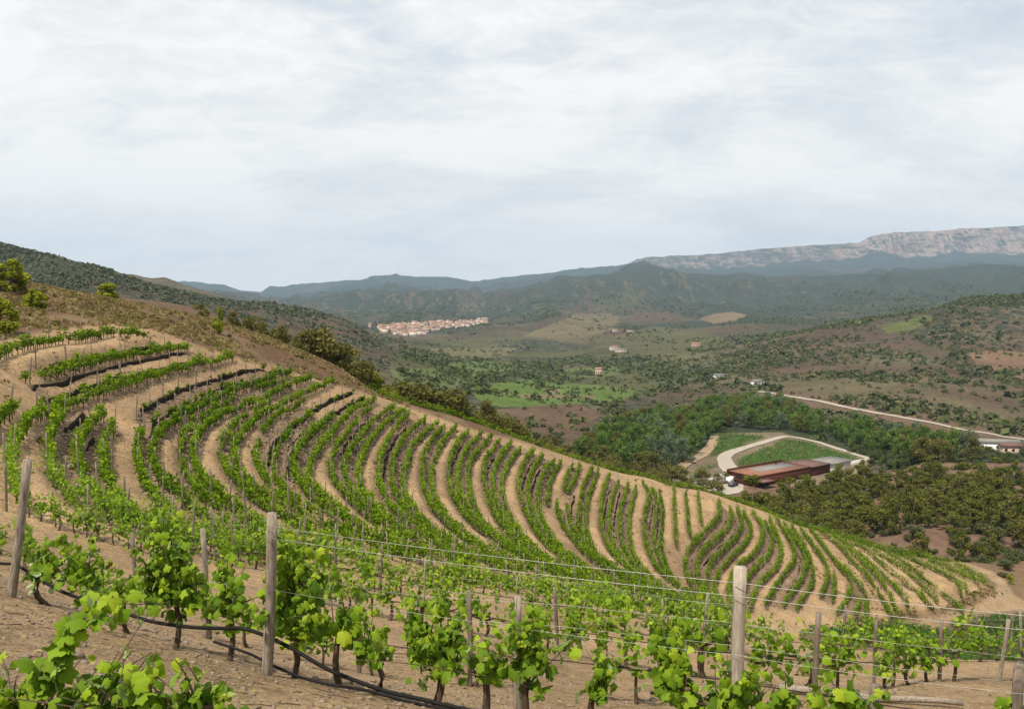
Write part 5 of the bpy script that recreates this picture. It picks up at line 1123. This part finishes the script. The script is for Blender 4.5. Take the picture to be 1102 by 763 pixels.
# bushes on the bank across the track
for px, py, Y, h, w in [(1096,612,160,2.2,2.6),(1088,603,164,1.5,2.4),(1070,598,168,1.8,3.2),(1100,598,170,1.8,3.0),(1050,594,170,1.4,2.8),(1099,632,152,2.6,1.6),(1092,622,156,1.2,2.0)]:
    put_tree('scrub_bush', (SCR if px != 1099 else PINE_B)[0 if px == 1099 else rng.integers(0, 5)], (px - CX) / FPX * Y, Y, h, 'low bush on the brown bank across the dirt track', 'bush', 'bushes on the bank across the track', w)
# weeds at the row ends, along the lanes and on the banks
n = 42000; wx = np.concatenate([rgg.uniform(-70, 90, 30000), rgg.uniform(40, 100, 12000)]); wy = np.concatenate([rgg.uniform(22, 172, 30000), rgg.uniform(105, 168, 12000)]); bz = raster(r_bank, wx, wy); wn = fbm(wx * .3, wy * .3, 4); qx, qy = project(wx, wy, near_z(wx, wy))
rend = in_poly(qx, qy, [(905,672),(940,662),(985,655),(1015,655),(1040,640),(1062,628),(1074,640),(1052,650),(1020,658),(980,668),(950,674)]) & (rgg.random(n) < .35)
top_ = np.interp(qx, [-80, 0, 200, 400, 640, 800, 1000, 1060], [360, 352, 345, 420, 496, 545, 604, 628])
k = (((bz > .4) & (wn > .50) & (rgg.random(n) < .5)) | rend | ((wn > .62) & (rgg.random(n) < .35))) & (qy > top_); wx, wy = wx[k], wy[k]; per = 9; R0 = rgg.uniform(.10, .32, len(wx)) * np.where(rend[k], 1.9, 1.0)
d = rgg.normal(size=(len(wx), per, 3)); d[..., 2] = np.abs(d[..., 2]) * .8; d /= np.linalg.norm(d, axis=2)[..., None]
C = np.stack([wx, wy, near_z(wx, wy)], 1)[:, None] + d * R0[:, None, None] * rgg.uniform(.5, 1, (len(wx), per, 1)); V, F = leaf_cloud(C.reshape(-1, 3), np.repeat(R0, per) * .8, (d + rgg.normal(0, .4, d.shape)).reshape(-1, 3), rgg, LEAF3_P, LEAF3_F)
tag(obj('weeds', np_mesh('weeds', V, [F], [M['dry'], M['olive']], False, np.repeat(np.clip(rgg.normal(.45, .2, len(wx) * per), 0, 1), 4), midx=np.repeat((rgg.random(len(wx)) < .5).astype(int), per))), 'dry and green weeds on the banks and at the ends of the rows', 'weeds', kind='stuff')

n = 700; y = 3.4 + 16 * rgg.random(n) ** 1.4; x = (rgg.uniform(-60, 1150, n) - CX) / FPX * y; a = rgg.uniform(0, 6.28, n); l = rgg.uniform(.05, .28, n); b = MB()
for k in range(n):
    d = np.array([math.cos(a[k]), math.sin(a[k])]) * l[k]; P = [(x[k] + d[0] * t, y[k] + d[1] * t) for t in (-.5, 0, .5)]; b.tube([(p[0], p[1] + (.02 if i == 1 else 0), float(near_z(*p)) + .006) for i, p in enumerate(P)], rgg.uniform(.002, .005), 4)
tag(b.build('prunings', M['bark']), 'thin dry vine prunings lying on the near soil', 'twigs', kind='stuff')
n = 1500; y = 3.4 + 18 * rgg.random(n) ** 1.3; x = (rgg.uniform(-60, 1150, n) - CX) / FPX * y
V, F = leaf_cloud(np.stack([x, y, near_z(x, y) + .015], 1), rgg.uniform(.03, .08, n), rgg.normal(0, .4, (n, 3)) + (0, 0, 1), rgg, LEAF3_P, LEAF3_F); tag(obj('dry_leaves', np_mesh('dry_leaves', V, [F], [M['dry']], False, np.repeat(rgg.uniform(0, 1, n), 4))), 'dry fallen leaves on the near soil', 'leaves', kind='stuff')

li = np.argwhere(r_cnt > 0); li = li[rgg.choice(len(li), 16000)]; stones('lane_stones', RX0 + li[:, 1] * RS + rgg.uniform(0, .2, len(li)), RY0 + li[:, 0] * RS + rgg.uniform(0, .2, len(li)), rgg.gamma(1.6, .022, len(li)) + .015, 'loose stones and clods on the sandy lanes between the rows', 4)
# ---------------------------------------------------------------- roads, winery, farms, village, haze
def ribbon(name, pts, w, mat, lift=0.12, near=False):
    P = np.array([at for at in pts]); P = smooth_poly(P, 120); T = np.gradient(P, axis=0); T /= np.linalg.norm(T, axis=1)[:, None]; nx = np.stack([-T[:, 1], T[:, 0]], 1)
    w = np.interp(np.linspace(0, 1, len(P)), np.linspace(0, 1, len(w)), w) if hasattr(w, '__len__') else np.full(len(P), w); R = []
    wob = 1 + .12 * (fbm(np.arange(len(P)) * .4, np.zeros(len(P)), 2) - .5)
    zc = far_z(P[:, 0], P[:, 1])
    for u in (-.5, -.25, 0, .25, .5):
        Q = P + nx * (w * u * wob)[:, None]; R.append(np.stack([Q[:, 0], Q[:, 1], np.maximum(far_z(Q[:, 0], Q[:, 1]), zc - .1) + lift], 1))
    tag(obj(name, np_mesh(name, np.concatenate(R), [tri_soup_grid(len(P), 5)], [mat], True)), kind='structure')
def far_pts(l): return unproject_far([p[0] for p in l], [p[1] for p in l])[:, :2]
ribbon('valley_road', far_pts([(812,421),(836,424),(870,430),(900,436),(940,444),(980,451),(1020,459),(1060,466),(1102,473),(1140,479)]), 5.0, M['gravel_road'], .25)
def plane_pts(l, z=None): return np.stack(at_plane(np.array([p[0] for p in l], float), np.array([p[1] for p in l], float), PADZ if z is None else z), 1)
ribbon('winery_road', far_pts([(788,508),(782,500),(780,492),(792,485),(815,478),(842,470.5),(856,471),(880,476),(908,485),(944,497)]), [7, 6, 5, 4.2, 3.8, 3.4, 2.8, 2.5, 2.5], M['gravel_road'], .22)
ribbon('dirt_path', far_pts([(716,511),(735,501),(752,492),(766,479),(770,469)]), 4.5, M['dirt_road'], .22)
yard = plane_pts([(741,524),(790,505),(800,516),(800,530),(780,533)]); mb = MB(); zz = [float(far_z(*p)) + .18 for p in yard]
mb.add([(p[0], p[1], z) for p, z in zip(yard, zz)], [np.array([[4, 3, 2, 1, 0]])]); tag(mb.build('winery_yard', M['gravel_road']), kind='structure')
# winery: a long rust-steel hall with flat orange roof, two lower parts behind
RH = 3.7
A_, B_, C_ = plane_pts([(788.6, 505.5), (813.7, 513.2), (872.5, 502.5)], PADZ + RH)
U = C_ - B_; Lw = np.linalg.norm(U); U /= Lw; Wd = float(np.linalg.norm(A_ - B_)); Vv = np.array([-U[1], U[0]]); rzw = math.atan2(U[1], U[0])
win = empty('winery_building', (B_[0], B_[1], PADZ), rzw, 'long low rust-red winery with flat orange roof beside the pale road', 'winery')
def part(name, boxes, mat, par=win):
    b = MB()
    for c, s in boxes: b.box(c, s)
    return b.build(name, mat, par)
part('wall', [((Lw / 2, Wd / 2, (RH - .6) / 2 - .5), (Lw, Wd, RH + .4))], M['rust'])
part('roof', [((Lw / 2, Wd / 2, RH - .12), (Lw - .5, Wd - .5, .16))], M['orange_roof'])
part('parapet', [((Lw / 2, .12, RH - .3), (Lw + .2, .24, .8)), ((Lw / 2, Wd - .12, RH + .05), (Lw + .2, .24, 1.1)), ((.02, Wd / 2, RH - .3), (.24, Wd - .5, .8)), ((Lw - .02, Wd / 2, RH - .3), (.24, Wd - .5, .8))], M['rust'])
part('roof_gravel_bed', [((Lw * .60, Wd * .60, RH + .0), (Lw * .64, Wd * .50, .14))], M['grey_roof'])
part('roof_vent', [((Lw * .8, Wd * .82, RH + .2), (.7, .7, .5))], M['rust'])
part('entrance_canopy', [((2.4, -2.0, 2.5), (6.0, 3.6, .25))], M['mauve_roof'])
part('door', [((2.4, -.03, 1.2), (3.6, .1, 2.4))], M['glass'])
part('window', [((-.02, Wd * .5, 2.6), (.1, 4.0, 1.0))], M['glass'])
for k, (x0, l, w0, h, mat) in enumerate([(Lw + .1, 12, .82, RH - .3, 'mauve_roof'), (Lw + 12.2, 14, .75, RH - .6, 'grey_roof')]):
    part('annex_wall', [((x0 + l / 2, Wd * w0 / 2 + .6, h / 2 - .8), (l, Wd * w0, h + 1.4))], M['rust'] if k == 0 else M['concrete'])
    part('annex_roof', [((x0 + l / 2, Wd * w0 / 2 + .6, h + .02), (l + .5, Wd * w0 + .5, .22))], M[mat])
tag(MB().box((0, 0, .6), (13, .3, 1.5)).build('yard_strip', M['dark_wood']), 'low dark strip along the pale winery yard', 'wall').location = (*plane_pts([(764, 522)])[0], PADZ)  # low upright strip, dark all over, along the yard edge
o = bpy.data.objects['yard_strip']; o.rotation_euler = (0, 0, math.radians(12))
o = MB().box((0, 0, .7), (17, .4, 2.6)).build('terrace_wall', M['concrete']); o.location = (*plane_pts([(930, 502)])[0], PADZ + 1.0); o.rotation_euler = (0, 0, rzw); tag(o, 'sand coloured wall right of the winery among the pines', 'wall')
def car(px, py, rz, white, lab):
    p = plane_pts([(px, py)])[0]; e = empty('parked_car' if not white else 'parked_van', (p[0], p[1], float(far_z(*p)) + .2), rz, lab, 'car' if not white else 'van', 'vehicles in the winery yard'); Hc = 1.45 if not white else 2.0
    prof = [(-2.1, .35), (2.1, .35), (2.15, .8), (1.2, .95), (.6, Hc), (-1.5, Hc), (-2.1, 1.0)] if not white else [(-2.5, .35), (2.5, .35), (2.5, .95), (1.9, 1.15), (1.3, Hc), (-2.45, Hc), (-2.5, 1.0)]
    n = len(prof); V = [(x, s * .86 * (1 if z < 1.0 else .86), z) for s in (-1, 1) for x, z in prof]; b = MB(); b.add(V, [np.array([[k, (k + 1) % n, n + (k + 1) % n, n + k] for k in range(n)]), np.array([list(range(n))[::-1], list(range(n, 2 * n))])])
    b.build('body', M['white'] if white else M['carpaint'], e); MB().box((-.4 if not white else .9, 0, (Hc + .95) / 2 + .05), (1.9 if not white else 1.2, 1.56, .34)).build('window', M['glass'], e)
    for x in (-1.35, 1.35):
        for s in (-1, 1): MB().tube([(x, s * .72, .33), (x, s * .92, .33)], .33, 12).build('wheel', M['rubber'], e)
car(786.5, 519.5, .9, True, 'white van parked by the winery entrance'); car(789, 523.5, .8, False, 'dark car parked in front of the white van')
put_tree('round_bush', BRD[2], *plane_pts([(781, 517)])[0], 3.4, 'round dark bush on the yard beside the winery corner', 'bush', None, 5.0)
for k, (px, py) in enumerate([(936, 498), (947, 506), (962, 507)]):
    put_tree('cypress_tree', tree_meshes(520 + k, 'cone_pine', M['broad']), *far_pts([(px, py)])[0], 9.5, 'thin dark upright tree beside the sand coloured wall', 'tree', 'thin upright trees right of the winery', 3.0)
# young vine parcels beside the winery road
pit = []
for poly, ang in (([(795,502),(800,493),(846,474),(872,477),(926,495),(880,497)], .45), ([(773,467),(822,470),(784,486),(768,490)], .9), ([(716,526),(752,505),(775,500),(742,522)], .45)):
    Q = far_pts(poly); c = Q.mean(0); ca, sa = math.cos(ang), math.sin(ang)
    for r in np.arange(-60, 60, 2.6):
        for t in np.arange(-60, 60, 1.3):
            x, y = c[0] + t * ca - r * sa, c[1] + t * sa + r * ca
            if in_poly(x, y, [tuple(q) for q in Q]) and rng.random() < .86: pit.append((y, x, y, ang, '', rng.uniform(.7, 1.05)))
def parcel_mass(name, items, label):
    rg = np.random.default_rng(3); n = len(items); X = np.array([i[1] for i in items]); Y = np.array([i[2] for i in items]); Z = far_z(X, Y); per = 12
    C = np.stack([X, Y, Z], 1)[:, None] + rg.normal(0, 1, (n, per, 3)) * (.42, .42, 0) + np.array([0, 0, 1]) * rg.uniform(.25, 1.3, (n, per, 1)); V, F = leaf_cloud(C.reshape(-1, 3), rg.uniform(.35, .6, n * per), rg.normal(0, .5, (n * per, 3)) + (0, 0, .6), rg, LEAF3_P, LEAF3_F)
    tag(obj(name, np_mesh(name, V, [F], [M['vine_dark']], False, np.repeat(np.clip(rg.normal(.5, .2, n * per), 0, 1), 4))), label, 'vines', kind='stuff')
parcel_mass('young_vine_parcels', pit, 'rows of low green vines in the parcels round the winery')
# small farms
def house(x, y, z, l, w, h, rz, wall, roof, label, cat='house', group=None, name='farm_house', gable=.32, windows=0):
    e = empty(name, (x, y, z), rz, label, cat, group); MB().box((0, 0, h / 2 - 1.0), (l, w, h + 2.0)).build('wall', M[wall], e); g = w * gable; o = .35
    V = [(-l / 2 - o, -w / 2 - o, h - .05), (l / 2 + o, -w / 2 - o, h - .05), (l / 2 + o, w / 2 + o, h - .05), (-l / 2 - o, w / 2 + o, h - .05), (-l / 2 - o, 0, h + g), (l / 2 + o, 0, h + g)]
    b = MB(); b.add(V, [np.array([[0, 1, 5, 4], [2, 3, 4, 5], [3, 2, 1, 0]]), np.array([[0, 4, 3], [1, 2, 5]])]); b.build('roof', M[roof], e)
    for k in range(windows): MB().box((-l / 2 + l * (k + .5) / windows, -w / 2 - .02, h * .55), (1.0, .08, 1.3)).build('window', M['glass'], e)
    return e
for px, py, l, w, h, rz, wl, rf, lab in [(668,379,17,8,4,.1,'plaster_pale','grey_roof','white farm building among dark trees in mid valley'), (661,377,14,8,5,.3,'plaster_pale','tile','smaller white farm house left of the mid valley farm building'), (678,358,13,7,4,0,'plaster_pale','tile','pale farmhouse below the tan hill'), (662,357,12,8,4,.4,'plaster_pale','tile','small pale farmhouse left of the one below the tan hill'),
    (644,404,7,6,7,0,'plaster_tan','tile','small square orange brick hut by the green fields'), (774,407,10,5,3,.2,'white','grey_roof','white flat shed on the scrub hillside'), (815,414,10,5,3,.5,'white','grey_roof','small white shed right of the flat shed on the hillside'), (1071,484,18,6,3.4,-.2,'white','grey_roof','low white shed in the trees at the right edge'),
    (1088,487,8,5,2.8,-.2,'plaster_tan','mauve_roof','brown roofed shelter beside the low white shed'), (749,373,13,8,4,.1,'plaster_tan','tile','tan hut on the mid valley rise')]:
    x, y = far_pts([(px, py)])[0]; house(x, y, float(far_z(x, y)), l, w, h, rz, wl, rf, lab, 'farm building', None, 'farm_building', .22, 3)
# the village on its knoll
VP = [(404,355),(425,350),(450,349),(470,347),(500,347),(512,346.5),(518,349),(505,352.5),(488,353.5),(468,356.5),(455,361),(445,363),(430,361.5),(412,359)]
VPc = [(512,345),(524,344.5),(527,348),(514,349)]
pts = []
for _ in range(9000):
    px, py = rng.uniform(402, 528), rng.uniform(344, 364)
    if in_poly(px, py, VP) or (in_poly(px, py, VPc) and rng.random() < .5): pts.append((px, py))
    if len(pts) > 700: break
XY = unproject_far([p[0] for p in pts], [p[1] for p in pts]); kept = []
for (x, y, ok), (px, py) in zip(XY, pts):
    if ok and 1500 < y < 3400 and all(abs(x - a) > 8.5 or abs(y - b) > 10 for a, b in kept): kept.append((x, y))
    if len(kept) >= 230: break
print('houses', len(kept), 'Y', min(k[1] for k in kept), max(k[1] for k in kept))
HS = []
for k in range(8):
    wl = ('plaster_tan', 'plaster_pale', 'plaster_tan', 'plaster_ochre', 'plaster_tan', 'plaster_pale', 'plaster_tan', 'plaster_tan')[k]
    if k == 0: pass
for k, (x, y) in enumerate(kept):
    px, py = project(x, y, far_z(x, y)); wl = rng.choice(['plaster_tan', 'plaster_tan', 'plaster_pale', 'plaster_ochre'], p=[.2, .16, .52, .12])
    sfx = {'plaster_tan': 'tan', 'plaster_pale': 'pale', 'plaster_ochre': 'ochre'}[wl]
    house(x, y, float(far_z(x, y)), rng.uniform(9, 16), rng.uniform(7, 10), rng.uniform(6, 11), rng.choice([0, .2, -.25, 1.4, 1.7]) + rng.normal(0, .1), wl, 'tile' if rng.random() < .85 else 'mauve_roof', f'{sfx} village house with a clay roof packed among the others on the knoll', 'house', f'{sfx} houses of the village', 'village_house', .25)
x, y = far_pts([(398, 354)])[0]; e = empty('church_tower', (x, y, float(far_z(x, y))), 0, 'square tan church tower standing at the left end of the village', 'tower')
MB().box((0, 0, 5), (6, 6, 17)).build('wall', M['plaster_tan'], e); b = MB(); b.add([(-3.4, -3.4, 13.4), (3.4, -3.4, 13.4), (3.4, 3.4, 13.4), (-3.4, 3.4, 13.4), (0, 0, 16.5)], [np.array([[3, 2, 1, 0]]), np.array([[0, 1, 4], [1, 2, 4], [2, 3, 4], [3, 0, 4]])]); b.build('roof', M['tile'], e); MB().box((0, -3.0, 10.5), (1.8, .3, 3.0)).build('bell_opening', M['glass'], e)
for k in range(34):
    px, py = rng.uniform(410, 520), 0; c_ = kept[rng.integers(0, len(kept))]; put_tree('village_tree', BRD[k % 6], c_[0] + rng.uniform(-9, 9), c_[1] - 9, rng.uniform(7, 11), 'dark round tree growing among the village houses', 'tree', 'trees among the village houses')
# fallen vine stake on the ground at lower right, and bent stake hook
p = line_at(RP['F1'] + np.array([1.2, 3.2]), 940); z = float(near_z(*p))
q = np.array([p[0] - 1.6, p[1] + .25]); r = np.array([p[0] + 1.5, p[1] - .15]); t = np.linspace(0, 1, 9); Q = q[None] * (1 - t[:, None]) + r[None] * t[:, None]
tag(MB().tube(np.stack([Q[:, 0], Q[:, 1], near_z(Q[:, 0], Q[:, 1]) + .09 + .02 * np.sin(t * 9)], 1), np.linspace(.075, .05, 9), 8).build('fallen_log', M['wood'], None, True), 'grey fallen log lying on the soil under the bright vines at right', 'log')
# the air between here and the mountains
zmin = min(float(NZg.min()), float(FZ.min())) - 1.0; zmax = float(max(FZ.max(), CZ)) + 60.0
hm = bpy.data.materials.new('haze_air'); hm.use_nodes = True; hm.node_tree.nodes.clear()
vol = N(hm.node_tree, 'ShaderNodeVolumePrincipled'); vol.inputs['Color'].default_value = (0.52, 0.74, 1.0, 1); vol.inputs['Density'].default_value = HAZE; vol.inputs['Anisotropy'].default_value = 0.1
ho = N(hm.node_tree, 'ShaderNodeOutputMaterial'); hm.node_tree.links.new(vol.outputs[0], ho.inputs['Volume'])
o = MB().box((0, 6800, (zmin + zmax) / 2), (34000, 14400, zmax - zmin)).build('haze', hm); tag(o, 'pale blue haze over the valley', 'haze', kind='stuff')
